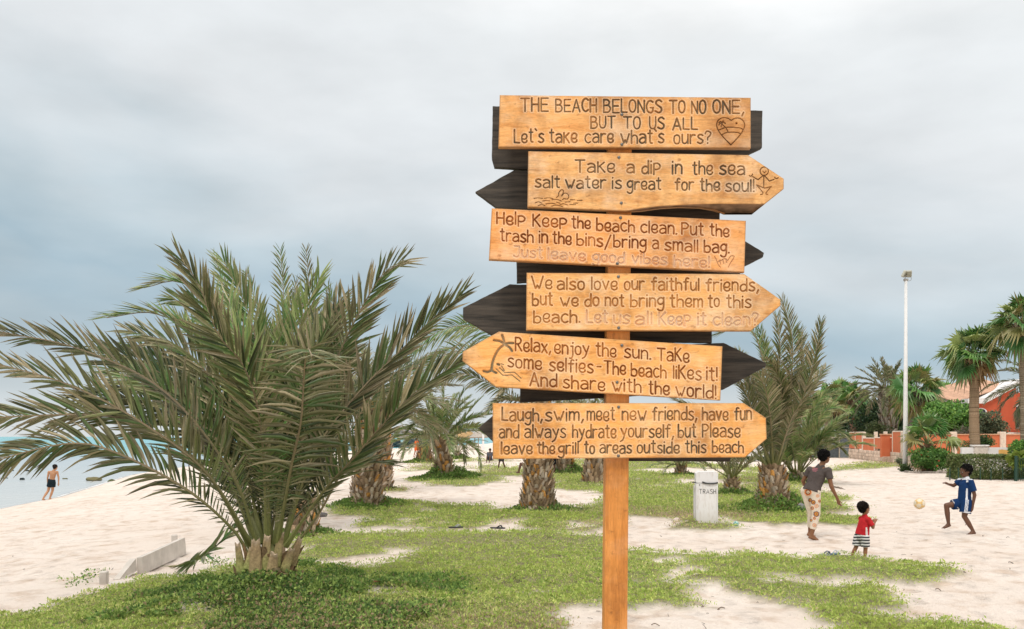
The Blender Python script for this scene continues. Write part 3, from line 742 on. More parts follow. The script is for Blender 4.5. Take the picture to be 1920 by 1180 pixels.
# post
mb = MB()
rows = [(192, 1142.5, 1185), (400, 1141, 1184), (700, 1137, 1180.5), (1180, 1133, 1176.5), (1640, 1129, 1172)]
V = []
for py, xa, xb in rows:
    z = up(0, py, YF)[2]; xl, xr = (xa - CX) / F * YF, (xb - CX) / F * YF; e = .006; d = .107
    V += [(xl + e, YF, z), (xr - e, YF, z), (xr, YF + e, z), (xr, YF + d, z), (xl, YF + d, z), (xl, YF + e, z)]
Fc = np.array([(i * 6 + (k + 1) % 6, i * 6 + k, (i + 1) * 6 + k, (i + 1) * 6 + (k + 1) % 6) for i in range(len(rows) - 1) for k in range(6)])
V = np.array(V); top = np.array([(0, 1, 2, 3), (0, 3, 4, 5)])
mb.add(V, [Fc[:, ::-1], top[:, ::-1]], (0, 0, 0))
o = mb.build("post", M_post, signpost)
def set_alpha(me, A, C):
    a = me.attributes["Col"]
    a.data.foreach_set("color", np.concatenate([C, A[:, None]], 1).astype(np.float32).ravel())
set_alpha(o.data, np.zeros(len(V)), np.zeros((len(V), 3)))

for bi, B in enumerate(BOARDS):
    top = np.array(B["poly"], float); bot = np.array(B["bot"], float)
    xl = (top[0, 0] + bot[0, 0]) / 2; xr = (top[-1, 0] + bot[-1, 0]) / 2
    NXb, NYb = int((xr - xl) / .85), 118
    s = np.linspace(0, 1, NXb + 1); v = np.linspace(0, 1, NYb + 1)
    tx = top[0, 0] + s * (top[-1, 0] - top[0, 0]); bx_ = bot[0, 0] + s * (bot[-1, 0] - bot[0, 0])
    ty = np.interp(tx, top[:, 0], top[:, 1]); by = np.interp(bx_, bot[:, 0], bot[:, 1])
    U = tx[None] * (1 - v[:, None]) + bx_[None] * v[:, None]; W = ty[None] * (1 - v[:, None]) + by[None] * v[:, None]
    Q = np.stack([U.ravel(), W.ravel()], 1); n = len(Q)
    groove = np.full(n, 99.); half = np.ones(n); ink = np.zeros((n, 3)); kind = np.zeros(n, int)
    line_of, ln_ = [], 0
    for i_, w in enumerate(B["words"]):
        if i_ and w[1] < B["words"][i_ - 1][1]: ln_ += 1
        line_of.append(ln_)
    sets = [([P], jit.uniform(1.45, 1.95), w[4], 1) for w, li_ in zip(B["words"], line_of) for P in word_strokes(w[0], w[1], w[2], w[3], w[5] if len(w) > 5 else B["cap"], B.get("tilt", 0.0))]
    sets += [([P], hw, c, 11 + (di_ if bi == 1 else 0)) for di_, (L, hw, c) in enumerate(B["draw"]) for P in L]
    for Ls, hw, c, kd in sets:
        for P in Ls:
            lo_, hi_ = P.min(0) - 6, P.max(0) + 6
            k = np.where((Q[:, 0] > lo_[0]) & (Q[:, 0] < hi_[0]) & (Q[:, 1] > lo_[1]) & (Q[:, 1] < hi_[1]))[0]
            if not len(k): continue
            d = seg_dist(Q[k], P) / hw
            better = d < groove[k]; kk = k[better]
            groove[kk] = d[better]; half[kk] = hw; ink[kk] = c; kind[kk] = kd
    depth = np.where(groove < 1, (1 - groove ** 2) * half * 1.7, 0) / PXM          # carved depth in metres
    edge = np.minimum(np.minimum(U - U[:, :1], U[:, -1:] - U), np.minimum(W - W[:1], W[-1:] - W)).ravel()
    depth = depth + np.clip(1 - edge / 1.6, 0, 1) ** 2 * .004
    yb = YF - .032
    X = (Q[:, 0] - CX) / F * yb; Z = H - (Q[:, 1] - HY) / F * yb
    Vf = np.stack([X, np.full(n, yb) + depth, Z], 1)
    rim = np.clip(1 - edge / 3.0, 0, 1) * .55
    wear = np.clip(1 - np.abs(groove * half - half - 1.2) / 1.2, 0, 1) * (groove > 1) * .5 * ((kind > 0) & (kind < 10))
    colr = np.where((wear > 0)[:, None], np.array([.86, .70, .50]), np.array([.17, .085, .035])); al = np.maximum(rim, wear)
    for sx_, sy_ in B["screws"]:          # rust run below each screw
        dx_, dy_ = Q[:, 0] - sx_, Q[:, 1] - sy_
        rs = np.clip(1 - np.abs(dx_ - .04 * dy_) / 1.7, 0, 1) * np.clip(1 - dy_ / 15, 0, 1) * (dy_ > -1) * .5
        colr = np.where((rs > al)[:, None], np.array([.22, .09, .04]), colr); al = np.maximum(al, rs)
    if "wane" in B:
        wn_ = np.array(B["wane"]); under = np.clip((Q[:, 1] - np.interp(Q[:, 0], wn_[:, 0], wn_[:, 1])) / 1.5, 0, 1) * (Q[:, 0] > 1165) * (Q[:, 0] < 1440)
        nz_ = .5 + fnoise(Q[:, 0], Q[:, 1] * 3, 14, 3)
        colr = np.where((under > 0)[:, None], np.array([.09, .05, .025]) + np.clip(nz_, 0, 1)[:, None] * np.array([.16, .09, .05]), colr); al = np.maximum(al, under * .95)
        Vf[:, 1] += under * np.clip(Q[:, 1] - np.interp(Q[:, 0], wn_[:, 0], wn_[:, 1]), 0, 20) / PXM * .7
    iw = NXb + 1; fi = (np.arange(NYb)[:, None] * iw + np.arange(NXb)[None]).ravel()
    quads = np.stack([fi, fi + iw, fi + iw + 1, fi + 1], 1)
    fg = groove[quads].mean(1); fk = kind[quads].max(1); inside = fg < 1.0
    per = np.concatenate([np.arange(iw), (np.arange(1, NYb + 1)) * iw + NXb, NYb * iw + np.arange(NXb - 1, -1, -1), np.arange(NYb - 1, 0, -1) * iw])
    Vb = Vf[per].copy(); Vb[:, 1] = YF - .001
    Vm = Vf[per].copy(); Vm[:, 1] = yb + .0045
    m_ = len(per); k = np.arange(m_); k2 = (k + 1) % m_
    side1 = np.stack([per[k], per[k2], n + k2, n + k], 1); side2 = np.stack([n + k, n + k2, n + m_ + k2, n + m_ + k], 1)
    # back: strips between the top and bottom rows
    kb = np.arange(NXb); back = np.stack([n + m_ + kb, n + m_ + kb + 1, n + m_ + (NXb + NYb + (NXb - kb - 1)), n + m_ + (NXb + NYb + (NXb - kb)) % m_], 1)
    allV = np.concatenate([Vf, Vm, Vb])
    Ca = np.concatenate([colr, np.tile([.30, .15, .06], (2 * m_, 1))]); Aa = np.concatenate([al, np.full(2 * m_, .6)])
    mb = MB(); mb.add(allV, [quads[~inside], side1[:, ::-1], side2[:, ::-1], back[:, ::-1]])
    board = mb.build("sign_board", M_board, signpost)
    set_alpha(board.data, Aa, Ca)
    board["label"] = B["label"]; board["tone"] = .13 + .17 * bi
    for kd, nm in [(q_, "lettering" if q_ < 10 else "carved_drawing") for q_ in np.unique(kind[kind > 0])]:
        q = quads[inside & (fk == kd)]
        if not len(q): continue
        ids = np.unique(q); mp_ = np.full(n, -1); mp_[ids] = np.arange(len(ids))
        mb = MB(); mb.add(Vf[ids], mp_[q])
        lo2 = mb.build(nm, M_board, board)
        lo2["tone"] = .13 + .17 * bi
        a_ = np.clip((1.02 - groove[ids]) / .5, 0, 1) * .97
        wearn = .5 + fnoise(Q[ids, 0], Q[ids, 1], 22, 3)
        a_ = a_ * np.clip(1.15 - .62 * np.clip(wearn, 0, 1) - .25 * np.clip(fnoise(Q[ids, 0], Q[ids, 1], 5, 2), 0, 1), 0, 1)
        set_alpha(lo2.data, a_, ink[ids])
    for sx, sy in B["screws"]:
        p = up(sx, sy, yb)
        mb = MB(); V, Fc = lathe([(0, -.0035), (.003, -.0035), (.0072, -.002), (.0075, .004)], 12)
        V = V[:, [0, 2, 1]] + p
        mb.add(V, [Fc[0]], (.2, .2, .2)); mb.build("screw", M_screw, board, smooth=True)

# the dark boards on the far side, lettered for the other direction
REAR = [
 ([(924,199),(1430,207.5),(1429,277),(1399,291),(1180,304),(990,318),(927,313),(922,297)], "dark board behind the top board with a split lower corner"),
 ([(891,360),(963,319.5),(1350,330),(1350,413),(1130,402),(930,389)], "dark left pointing board behind the sea board"),
 ([(968,445),(1395,450),(1433,474),(1431,482),(1397,499),(1386,516),(969,530)], "dark right pointing board behind the clean beach board"),
 ([(868,577),(956,533),(1335,545),(1335,643),(1140,640),(925,630),(868,598)], "dark left pointing board behind the faithful friends board"),
 ([(975,660),(1357,643),(1437,681),(1436,688),(1356,731),(1140,746),(975,755)], "dark right pointing board behind the sun board"),
 ([(897,803),(935,770),(1372,770),(1370,866),(1180,865),(935,838)], "dark left pointing board behind the lowest board"),
]
y0r, y1r = YF + .108, YF + .142
for poly, lab in REAR:
    P = np.array(poly, float)
    # subdivide the outline so that the edge can be slightly worn
    A = []
    for p, q in zip(P, np.roll(P, -1, 0)):
        k = max(2, int(np.linalg.norm(q - p) / 6)); t = np.arange(k)[:, None] / k
        A.append(p * (1 - t) + q * t)
    A = np.concatenate(A); A += np.stack([fnoise(A[:, 0], A[:, 1], 9, 2), fnoise(A[:, 1], A[:, 0], 9, 2)], 1) * .7
    X = (A[:, 0] - CX) / F * y0r; Z = H - (A[:, 1] - HY) / F * y0r
    cen = np.array([X.mean(), Z.mean()]); n = len(A); k = np.arange(n); k2 = (k + 1) % n
    sh = 1 - .004 / np.maximum(np.hypot(X - cen[0], Z - cen[1]), .05)
    r0 = np.stack([cen[0] + (X - cen[0]) * sh, np.full(n, y0r), cen[1] + (Z - cen[1]) * sh], 1)
    r1 = np.stack([X, np.full(n, y0r + .004), Z], 1); r2 = np.stack([X, np.full(n, y1r), Z], 1)
    V = np.concatenate([r0, r1, r2, [[cen[0], y0r, cen[1]], [cen[0], y1r, cen[1]]]])
    Fq = np.concatenate([np.stack([k, k2, n + k2, n + k], 1), np.stack([n + k, n + k2, 2 * n + k2, 2 * n + k], 1)])
    Ft = np.concatenate([np.stack([k2, k, np.full(n, 3 * n)], 1), np.stack([2 * n + k, 2 * n + k2, np.full(n, 3 * n + 1)], 1)])
    mb = MB(); mb.add(V, [Fq, Ft]); o = mb.build("sign_board", M_dark, signpost); o["label"] = lab

# ================================================================ PALMS
PAL_NEAR = np.array([(.165, .19, .07), (.255, .25, .125), (.50, .43, .265), (.10, .18, .05), (.05, .085, .03)])
PAL_FAR = np.array([(.22, .25, .10), (.31, .29, .16), (.42, .36, .23), (.15, .24, .075), (.12, .155, .07)])
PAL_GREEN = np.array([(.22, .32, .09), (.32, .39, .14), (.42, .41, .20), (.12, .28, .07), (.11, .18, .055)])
PAL_SHADE = np.array([(.055, .115, .035), (.075, .125, .045), (.11, .135, .055), (.04, .09, .03), (.035, .065, .025)])  # inner and rear fronds: shade inside the crown put into the leaf colour
PAL_DEAD = np.array([(.30, .21, .13), (.24, .16, .10), (.40, .30, .19), (.26, .22, .12), (.18, .12, .08)])
def frond(mb, pts, Lmax, K, rg, w=.02, pal=PAL_NEAR, t0=.16, roll=0.0, vee=28, droop=.12, r0=.018, a0=62, a1=22, n=26, smooth_pts=True, base_col=(.25, .27, .085), nref=None, asym=None, short=9.0):
    P = catmull(pts, n) if smooth_pts else np.asarray(pts, float)
    n = len(P)
    T = nrm(np.gradient(P, axis=0))
    hd = P[-1] - P[0]; hd[2] = 0
    upv = np.array([0, 0, 1.0]) - .7 * nrm(hd)
    if nref is not None: upv = np.array(nref, float)
    N = nrm(upv - T * (T @ upv)[:, None]); S = np.cross(T, N)
    cr, sr = math.cos(roll), math.sin(roll)
    N, S = N * cr + S * sr, S * cr - N * sr
    d = np.concatenate([[0], np.cumsum(np.linalg.norm(np.diff(P, axis=0), axis=1))]); Lt = d[-1]; d /= Lt
    rad = r0 * (1 - .85 * d) + .003; rad[:3] *= np.array([1.9, 1.5, 1.2])
    V, Fc = tube(P, rad, 5)
    tt = np.concatenate([np.repeat(d, 5), [0, 1]])[:, None]
    tc_ = np.array(base_col) * (1 - np.clip(tt * 2.2, 0, 1)) + np.array([.33, .25, .15]) * np.clip(tt * 2.2, 0, 1)
    mb.add(V, Fc, tc_)
    t = t0 + (1 - t0) * (np.arange(K) + .5) / K
    t = np.concatenate([t, t]) + rg.normal(0, .25 / K, 2 * K); t = np.clip(t, t0, 1)
    sd = np.concatenate([np.ones(K), -np.ones(K)])
    ip = lambda A: np.stack([np.interp(t, d, A[:, j]) for j in range(3)], 1)
    p, tg, nn, ss = ip(P), nrm(ip(T)), nrm(ip(N)), nrm(ip(S))
    u = (t - t0) / (1 - t0)
    a = R(1) * (a0 + (a1 - a0) * u + rg.normal(0, 6, 2 * K))
    if asym: a = a * np.where(sd > 0, asym[0], asym[1])
    v = R(1) * (vee + rg.normal(0, 13, 2 * K))
    L = Lmax * (.26 + .74 * np.sin(np.pi * np.clip(.06 + u * .85, 0, 1)) ** .85) * rg.uniform(.82, 1.1, 2 * K) * np.clip(.22 + u * short, 0, 1)
    lat = ss * (sd * np.cos(v))[:, None] + nn * np.sin(v)[:, None]
    dr = nrm(tg * np.cos(a)[:, None] + lat * np.sin(a)[:, None])
    # the blade: folded along its middle, widest at a third
    wv = nrm(np.cross(dr, nn + .3 * rg.normal(size=(2 * K, 3)))); fold = nrm(np.cross(wv, dr)) * np.sign((np.cross(wv, dr) * nn).sum(1))[:, None]
    W = w * np.clip(L / Lmax, .35, 1)
    g = np.zeros((2 * K, 3)); g[:, 2] = -droop * L
    q0 = p; q1 = p + dr * (L * .33)[:, None] + g * .12; q2 = p + dr * (L * .68)[:, None] + g * .5; q3 = p + dr * L[:, None] + g
    f_ = fold * (W * .6)[:, None]; wv = wv * W[:, None]
    V = np.stack([q0 - wv * .3, q0 + wv * .3, q1 - wv + f_, q1, q1 + wv + f_, q2 - wv * .75 + f_ * .7, q2, q2 + wv * .75 + f_ * .7, q3], 1)
    ids = np.arange(2 * K)[:, None] * 9
    q4 = np.concatenate([ids + np.array([[0, 1, 3, 2]]), ids + np.array([[2, 3, 6, 5]]), ids + np.array([[3, 4, 7, 6]])])
    f3 = np.concatenate([ids + np.array([[1, 4, 3]]), ids + np.array([[5, 6, 8]]), ids + np.array([[6, 7, 8]])])
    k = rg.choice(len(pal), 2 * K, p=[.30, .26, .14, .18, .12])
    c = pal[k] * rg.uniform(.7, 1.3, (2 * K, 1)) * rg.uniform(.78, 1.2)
    tip = np.array([.36, .26, .17])
    Cc = np.stack([c, c, c * .75 + tip * .25, c * .85, c * .75 + tip * .25, c * .7 + tip * .3, c * .8, c * .7 + tip * .3, c * .3 + tip * .7], 1)
    mb.add(V.reshape(-1, 3), [q4, f3], Cc.reshape(-1, 3))

def arc_frond(base, az, el, L, bend, n=14):
    """centre line of an arching frond"""
    P = [np.array(base, float)]; e = el
    for i in range(n - 1):
        u = i / (n - 1)
        P.append(P[-1] + L / (n - 1) * np.array([math.cos(az) * math.cos(e), math.sin(az) * math.cos(e), math.sin(e)]))
        e -= bend / (n - 1) * (.5 + u)
    return np.array(P)

def trunk_mesh(mb, base, top, r0, r1, rg, boots=True, size=.12, cols=None, rows=None, grey=False, flare=1.25):
    base, top = np.array(base, float), np.array(top, float); Ht = np.linalg.norm(top - base)
    t = np.linspace(0, 1, 10)
    P = base + (top - base) * t[:, None]
    rad = r0 + (r1 - r0) * t; rad = rad * (1 + (flare - 1) * rg.uniform(.3, 1.1) * np.exp(-t * 5)) * (1 + .05 * np.sin(t * rg.uniform(5, 11) + rg.uniform(0, 6))); rad[0] *= 1.05
    V, Fc = tube(P, rad * .93, 14); mb.add(V, Fc, (.22, .15, .09))
    cols = cols or [(.36, .25, .16), (.50, .41, .32), (.56, .28, .085), (.27, .19, .12), (.45, .34, .24)]
    prob = [.3, .25, .13, .17, .15]
    nr = rows or max(4, int(Ht / (size * .62)))
    axis = nrm(top - base)
    for i in range(nr):
        u = (i + .5) / nr
        r = np.interp(u, t, rad) * .92; c = base + (top - base) * u
        m = max(6, int(2 * np.pi * r / (size * 1.15)))
        for j in range(m):
            a = 2 * np.pi * (j + .5 * (i % 2) + rg.normal(0, .12)) / m + .3 * i
            o = np.array([math.cos(a), math.sin(a), 0]); s = np.array([-math.sin(a), math.cos(a), 0])
            w = size * rg.uniform(.30, .62); h = size * rg.uniform(.55, 1.45); out = size * rg.uniform(.25, 1.0)
            p = c + o * r
            lean = axis * h + o * out + s * rg.normal(0, .28) * size; p = p + axis * rg.normal(0, .12) * size
            V = np.array([p - s * w - axis * h * .3, p + s * w - axis * h * .3, p + o * out * .5 - axis * h * .25,
                          p - s * w * .75 + lean * .75, p + s * w * .75 + lean * .75, p + lean + o * .02 * size, p - s * w * .5 + lean, p + s * w * .5 + lean])
            fq = np.array([(0, 2, 5, 3), (2, 1, 4, 5)]); ft = np.array([(3, 5, 6), (5, 4, 7), (5, 7, 6)])
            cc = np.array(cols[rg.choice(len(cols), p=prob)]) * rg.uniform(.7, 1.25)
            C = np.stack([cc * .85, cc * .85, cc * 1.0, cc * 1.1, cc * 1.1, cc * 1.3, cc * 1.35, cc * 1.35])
            mb.add(V, [fq, ft], C)

def pxline(pts, Y0):
    return np.array([up(x, y, Y0 + (p[0] if p else 0)) for x, y, *p in pts])

PGROUP = "date palms on the sand"
def date_palm(foot, crown, r0, r1, label, lines=(), n=22, L=2.4, rg=None, pal=PAL_FAR, Kp=38, leafL=.42, w=.02, size=.13, bend=(.6, 1.9), els=(-15, 82), feet=None, Y0=None, skip=None, trunk=True, droop=.2, name="date_palm", group=PGROUP, cols=None, r_rachis=.016):
    foot = np.array(foot, float); crown = np.array(crown, float)
    foot[2] = float(ground(foot[0], foot[1])) - .05
    root = empty(name, tuple(foot), label, "palm tree", group)
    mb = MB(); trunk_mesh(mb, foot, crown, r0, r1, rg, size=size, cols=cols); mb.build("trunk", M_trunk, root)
    Y0 = Y0 if Y0 is not None else foot[1]
    for ln, opt in lines:
        mb = MB()
        kw = dict(Lmax=leafL, K=Kp, rg=rg, w=w, pal=pal, droop=droop, r0=r_rachis); kw.update(opt)
        frond(mb, pxline(ln, Y0), **kw); mb.build("frond", M_frond, root)
    ga = rg.uniform(0, 6.28)
    for i in range(n):
        u = (i + .5) / n
        az = ga + i * 2.39996; el = R(els[1] + (els[0] - els[1]) * u ** .85 + rg.normal(0, 6))
        if skip is not None and skip(az, el): continue
        P = arc_frond(crown + np.array([math.cos(az), math.sin(az), 0]) * r1 * .5, az + rg.normal(0, .1), el, L * rg.uniform(.85, 1.08) * (.8 + .2 * u if u < .3 else 1), R(1) * 57.3 * rg.uniform(*bend) * (.55 + .6 * u))
        mb = MB(); frond(mb, P, leafL, Kp, rg, w, pal, droop=droop, r0=r_rachis, n=14, roll=rg.normal(0, .25))
        mb.build("frond", M_frond, root)
    if feet: FEET.append((foot[0], foot[1], feet[0], feet[1]))
    return root

# --- the big palm in front -------------------------------------------------
Y1 = 10.4; rg = np.random.default_rng(21)
b1 = up(497, 1068, Y1); b1[2] = float(ground(b1[0], b1[1])) - .05
big = empty("date_palm", tuple(b1), "big low date palm in front, its wide grey green fronds springing from a stub trunk", "palm tree", PGROUP)
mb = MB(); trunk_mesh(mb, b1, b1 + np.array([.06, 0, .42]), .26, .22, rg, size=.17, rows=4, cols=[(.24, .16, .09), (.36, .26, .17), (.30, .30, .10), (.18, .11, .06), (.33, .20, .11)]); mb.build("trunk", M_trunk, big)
for px, py, dy, tx, ty, ww in ((452,1072,-.22,444,1022,.055),(478,1086,-.30,478,1014,.085),(494,1070,-.26,500,1008,.07),(516,1060,-.22,526,1000,.06),(546,1058,-.08,560,1012,.06),(466,1066,-.28,470,1030,.06),(508,1082,-.30,512,1040,.075),(532,1070,-.2,546,1030,.06)):
    a_, b_ = up(px, py, Y1 + dy), up(tx, ty, Y1 + dy - .06); ax_ = nrm(b_ - a_); sd_ = nrm(np.cross(ax_, [0, -1, .2])); ou_ = np.cross(sd_, ax_) * -1
    V = []; nl = 6
    for j in range(nl + 1):                       # a cut leaf base: broad at the foot, narrowing to a ragged torn end
        u = j / nl; c = a_ + (b_ - a_) * u + ou_ * (.03 * math.sin(u * 2)); w_ = ww * (1 - .45 * u); th = w_ * .45
        for a in np.linspace(0, 2 * np.pi, 10, endpoint=False): V.append(c + sd_ * w_ * math.cos(a) + ou_ * th * math.sin(a) + (ax_ * rg.uniform(-.03, .035) if j == nl else 0))
    V = np.array(V); k = np.arange(10); k2 = (k + 1) % 10
    q = np.concatenate([np.stack([j * 10 + k, j * 10 + k2, (j + 1) * 10 + k2, (j + 1) * 10 + k], 1) for j in range(nl)])
    V = np.vstack([V, V[-10:].mean(0) - ax_ * .012]); t = np.stack([nl * 10 + k, nl * 10 + k2, np.full(10, len(V) - 1)], 1)
    uu = np.concatenate([np.repeat(np.arange(nl + 1) / nl, 10), [1]])[:, None]; gr = rg.uniform(.2, 1)
    C = np.array([.30, .36, .10]) * (1 - uu) * gr + np.array([.40, .27, .16]) * (1 - gr * (1 - uu)); C = C * rg.uniform(.75, 1.2, (len(V), 1)); C[-11:] = np.array([.50, .38, .27])
    mb = MB(); mb.add(V, [q, t], C); mb.build("leaf_stub", M_trunk, big)
BIG = [
 ([(485,1030),(435,890,-.3),(310,735,-.6),(150,655,-.8),(0,622,-.9)], dict(roll=.7)),
 ([(480,1035,0),(390,890,-.5),(265,792,-.9),(130,722,-1.1),(-20,678,-1.2)], dict(roll=.8)),
 ([(474,1035,0),(380,875,-.3),(273,802,-.6),(187,779,-.9),(0,783,-1.1),(-60,800,-1.2)], dict(roll=.9)),
 ([(466,1050,-.1),(443,1000,-.2),(353,920,-.6),(218,849,-.9),(128,832,-1.0),(0,862,-1.1),(-40,885,-1.1)], dict(roll=1.0, droop=.2)),
 ([(500,1020,-.1),(490,810,-.5),(460,693,-.8),(409,627,-1.0),(374,537,-1.1),(340,487,-1.15)], dict(nref=(0, -1, .25))),
 ([(520,1020,-.2),(545,880,-.7),(564,791,-1.0),(571,690,-1.3),(577,655,-1.55),(585,668,-1.8)], dict(vee=8, droop=.25, Lmax=.62, a0=80, a1=60)),
 ([(530,1020,.1),(590,800,.1),(642,650,.1),(712,522,0),(757,488,0)], dict(nref=(.1, -1, .2), vee=18)),
 ([(532,1020,0),(590,850,-.2),(673,736,-.4),(751,658,-.5),(809,600,-.6),(868,552,-.7)], dict(nref=(.1, -1, .25), asym=(.4, .95), vee=18)),
 ([(536,1025,-.1),(600,930,-.3),(669,853,-.6),(731,783,-.8),(790,728,-.9),(878,668,-1)], dict(nref=(.1, -1, .25), asym=(.4, .95), vee=18)),
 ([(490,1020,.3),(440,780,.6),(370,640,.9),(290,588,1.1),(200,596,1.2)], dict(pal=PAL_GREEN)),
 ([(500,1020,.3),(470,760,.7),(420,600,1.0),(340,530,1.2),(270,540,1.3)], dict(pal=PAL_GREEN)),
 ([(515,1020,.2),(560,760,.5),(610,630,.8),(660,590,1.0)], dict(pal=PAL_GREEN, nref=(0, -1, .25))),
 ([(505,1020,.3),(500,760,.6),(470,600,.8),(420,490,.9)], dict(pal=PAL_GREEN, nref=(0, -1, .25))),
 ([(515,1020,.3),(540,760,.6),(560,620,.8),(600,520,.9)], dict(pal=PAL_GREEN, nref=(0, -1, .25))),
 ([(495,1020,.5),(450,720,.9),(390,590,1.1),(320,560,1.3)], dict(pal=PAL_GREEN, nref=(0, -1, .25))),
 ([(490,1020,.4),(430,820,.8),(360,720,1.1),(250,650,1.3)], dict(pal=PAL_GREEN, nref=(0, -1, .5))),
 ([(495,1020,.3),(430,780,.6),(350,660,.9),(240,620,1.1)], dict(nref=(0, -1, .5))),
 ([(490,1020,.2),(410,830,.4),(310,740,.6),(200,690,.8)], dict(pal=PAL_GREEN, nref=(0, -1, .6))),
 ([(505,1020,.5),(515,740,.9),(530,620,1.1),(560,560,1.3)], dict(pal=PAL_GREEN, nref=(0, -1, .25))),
 ([(545,1035,.0),(600,960,.0),(640,890,-.1),(695,835,-.2)], dict(Lmax=.28, K=22, vee=50)),
 ([(480,1025,.3),(400,800,.6),(300,700,.8),(190,650,.9)], dict(pal=PAL_SHADE, nref=(0, -1, .5))),
 ([(482,1030,.2),(410,860,.5),(330,780,.8),(240,745,1.0),(150,750,1.1)], dict(pal=PAL_SHADE, nref=(0, -1, .5))),
 ([(505,1020,0),(500,840,-.2),(480,720,-.2),(440,620,0),(430,560,.2)], dict(pal=PAL_GREEN, nref=(0, -1, .25))),
 ([(515,1020,0),(530,860,-.1),(560,740,-.1),(600,640,0),(640,560,.2)], dict(nref=(0, -1, .25))),
 ([(520,1020,.3),(560,840,.7),(600,720,1.0),(650,650,1.4)], dict(pal=PAL_SHADE, nref=(0, -1, .5))),
 ([(508,1020,.4),(505,820,.9),(500,700,1.3),(490,640,1.6)], dict(pal=PAL_SHADE, nref=(0, -1, .5))),
]
for ln, opt in BIG:
    kw = dict(Lmax=.58, K=78, rg=rg, w=.0215, pal=PAL_NEAR, t0=.10, droop=.06, r0=.0165, vee=28, short=3.2, a0=58, a1=20); kw.update(opt)
    mb = MB(); frond(mb, pxline(ln, Y1), **kw); mb.build("frond", M_frond, big)
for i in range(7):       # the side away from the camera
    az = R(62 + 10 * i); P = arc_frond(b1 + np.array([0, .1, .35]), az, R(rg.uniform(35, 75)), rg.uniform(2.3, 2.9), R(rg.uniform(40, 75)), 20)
    mb = MB(); frond(mb, P, .56, 60, rg, .022, PAL_SHADE, t0=.2, droop=.1, r0=.016, n=20); mb.build("frond", M_frond, big)
FEET.append((b1[0] + .1, b1[1] - .1, .75, .12))
# one frond lying on the sand beside it
pf = [gp(265, 1068) + [0, 0, .03], gp(330, 1066) + [0, 0, .05], up(378, 1046, Y1 + .1), up(445, 985, Y1 + .2)]
mb = MB(); frond(mb, pf, .46, 52, rg, .024, PAL_GREEN, t0=.42, vee=5, droop=.05, r0=.012, a0=38, a1=18, nref=(0, -.8, .6))
tag(mb.build("fallen_frond", M_frond), "cut green palm frond leaning from the sand against the big palm", "palm frond")

# --- the palms behind -------------------------------------------------------
rgp = lambda s: np.random.default_rng(s)
f2 = gp(568, 1004)
UPR = dict(K=80, pal=PAL_GREEN, nref=(0, -1, .2), w=.019)
date_palm(f2, f2 + [0, 0, .7], .30, .26, "broad low date palm half hidden behind the big front palm", [
  ([(560,970),(545,760,0),(535,600,0),(526,468,0)], UPR), ([(566,970),(576,760,.3),(582,600,.4),(574,468,.3)], dict(UPR, pal=PAL_FAR)),
  ([(552,970),(490,760,.4),(440,600,.6),(402,482,.6)], UPR), ([(570,970),(620,780,.2),(640,650,.2),(615,540,.1)], UPR),
  ([(550,970),(480,780,.2),(400,650,.2),(330,600,.3)], UPR), ([(575,970),(660,800,.3),(740,700,.4),(790,680,.5)], dict(K=76, nref=(.3, -.6, .8))),
  ([(556,970),(520,740,.6),(490,600,.9),(462,510,1.0)], UPR), ([(560,970),(580,740,.6),(610,620,.9),(650,560,1.0)], UPR), ([(562,970),(560,740,.8),(550,620,1.2),(555,530,1.3)], dict(UPR, pal=PAL_FAR))],
  n=9, L=3.4, rg=rgp(31), Kp=70, leafL=.55, w=.019, els=(58, 82), feet=(.8, .15), bend=(.5, 1.1), pal=PAL_SHADE, skip=lambda az, el: math.sin(az) < .1)
f3 = gp(687, 946)
date_palm(f3, up(694, 760, f3[1]), .40, .31, "stout date palm trunk rising from a green mound left of centre", n=30, L=2.6, rg=rgp(32), Kp=64, leafL=.44, w=.018, feet=(1.1, .22), size=.12, els=(0, 80))
f4 = gp(716, 921)
date_palm(f4, up(716, 770, f4[1]), .30, .28, "second stout date palm trunk close behind the left mound palm", n=26, L=2.8, rg=rgp(33), Kp=36, leafL=.42, size=.16, els=(5, 80), feet=(.7, .12))
f5 = gp(1008, 962)
P5 = dict(nref=(0, -.9, .35), Lmax=.62, K=84, w=.0165, pal=PAL_GREEN, t0=.12, droop=.3, vee=20)
date_palm(f5, up(1012, 735, f5[1]), .39, .25, "date palm standing right behind the signpost with crown hidden by the boards", [
  ([(1006,742),(962,665,-.2),(920,628,-.3),(870,611,-.4),(815,625,-.4),(768,665,-.4)], dict(P5)), ([(1003,748),(952,690,.2),(902,663,.3),(850,660,.4),(800,690,.4),(762,740,.4)], dict(P5)),
  ([(1006,776),(962,745,-.4),(912,716,-.6),(862,700,-.8),(826,716,-.9)], dict(P5, pal=PAL_NEAR, Lmax=.4)), ([(1005,735),(985,655,.2),(950,610,.3),(905,600,.4),(860,620,.5)], dict(P5)), ([(1002,760),(970,752,-.5),(940,752,-.8),(912,775,-1.1)], dict(Lmax=.4))],
  n=16, L=2.5, rg=rgp(34), Kp=84, leafL=.46, w=.018, feet=(1.0, .2), els=(-5, 78), size=.105, skip=lambda az, el: math.cos(az) < -.35)
f6 = gp(838, 892)
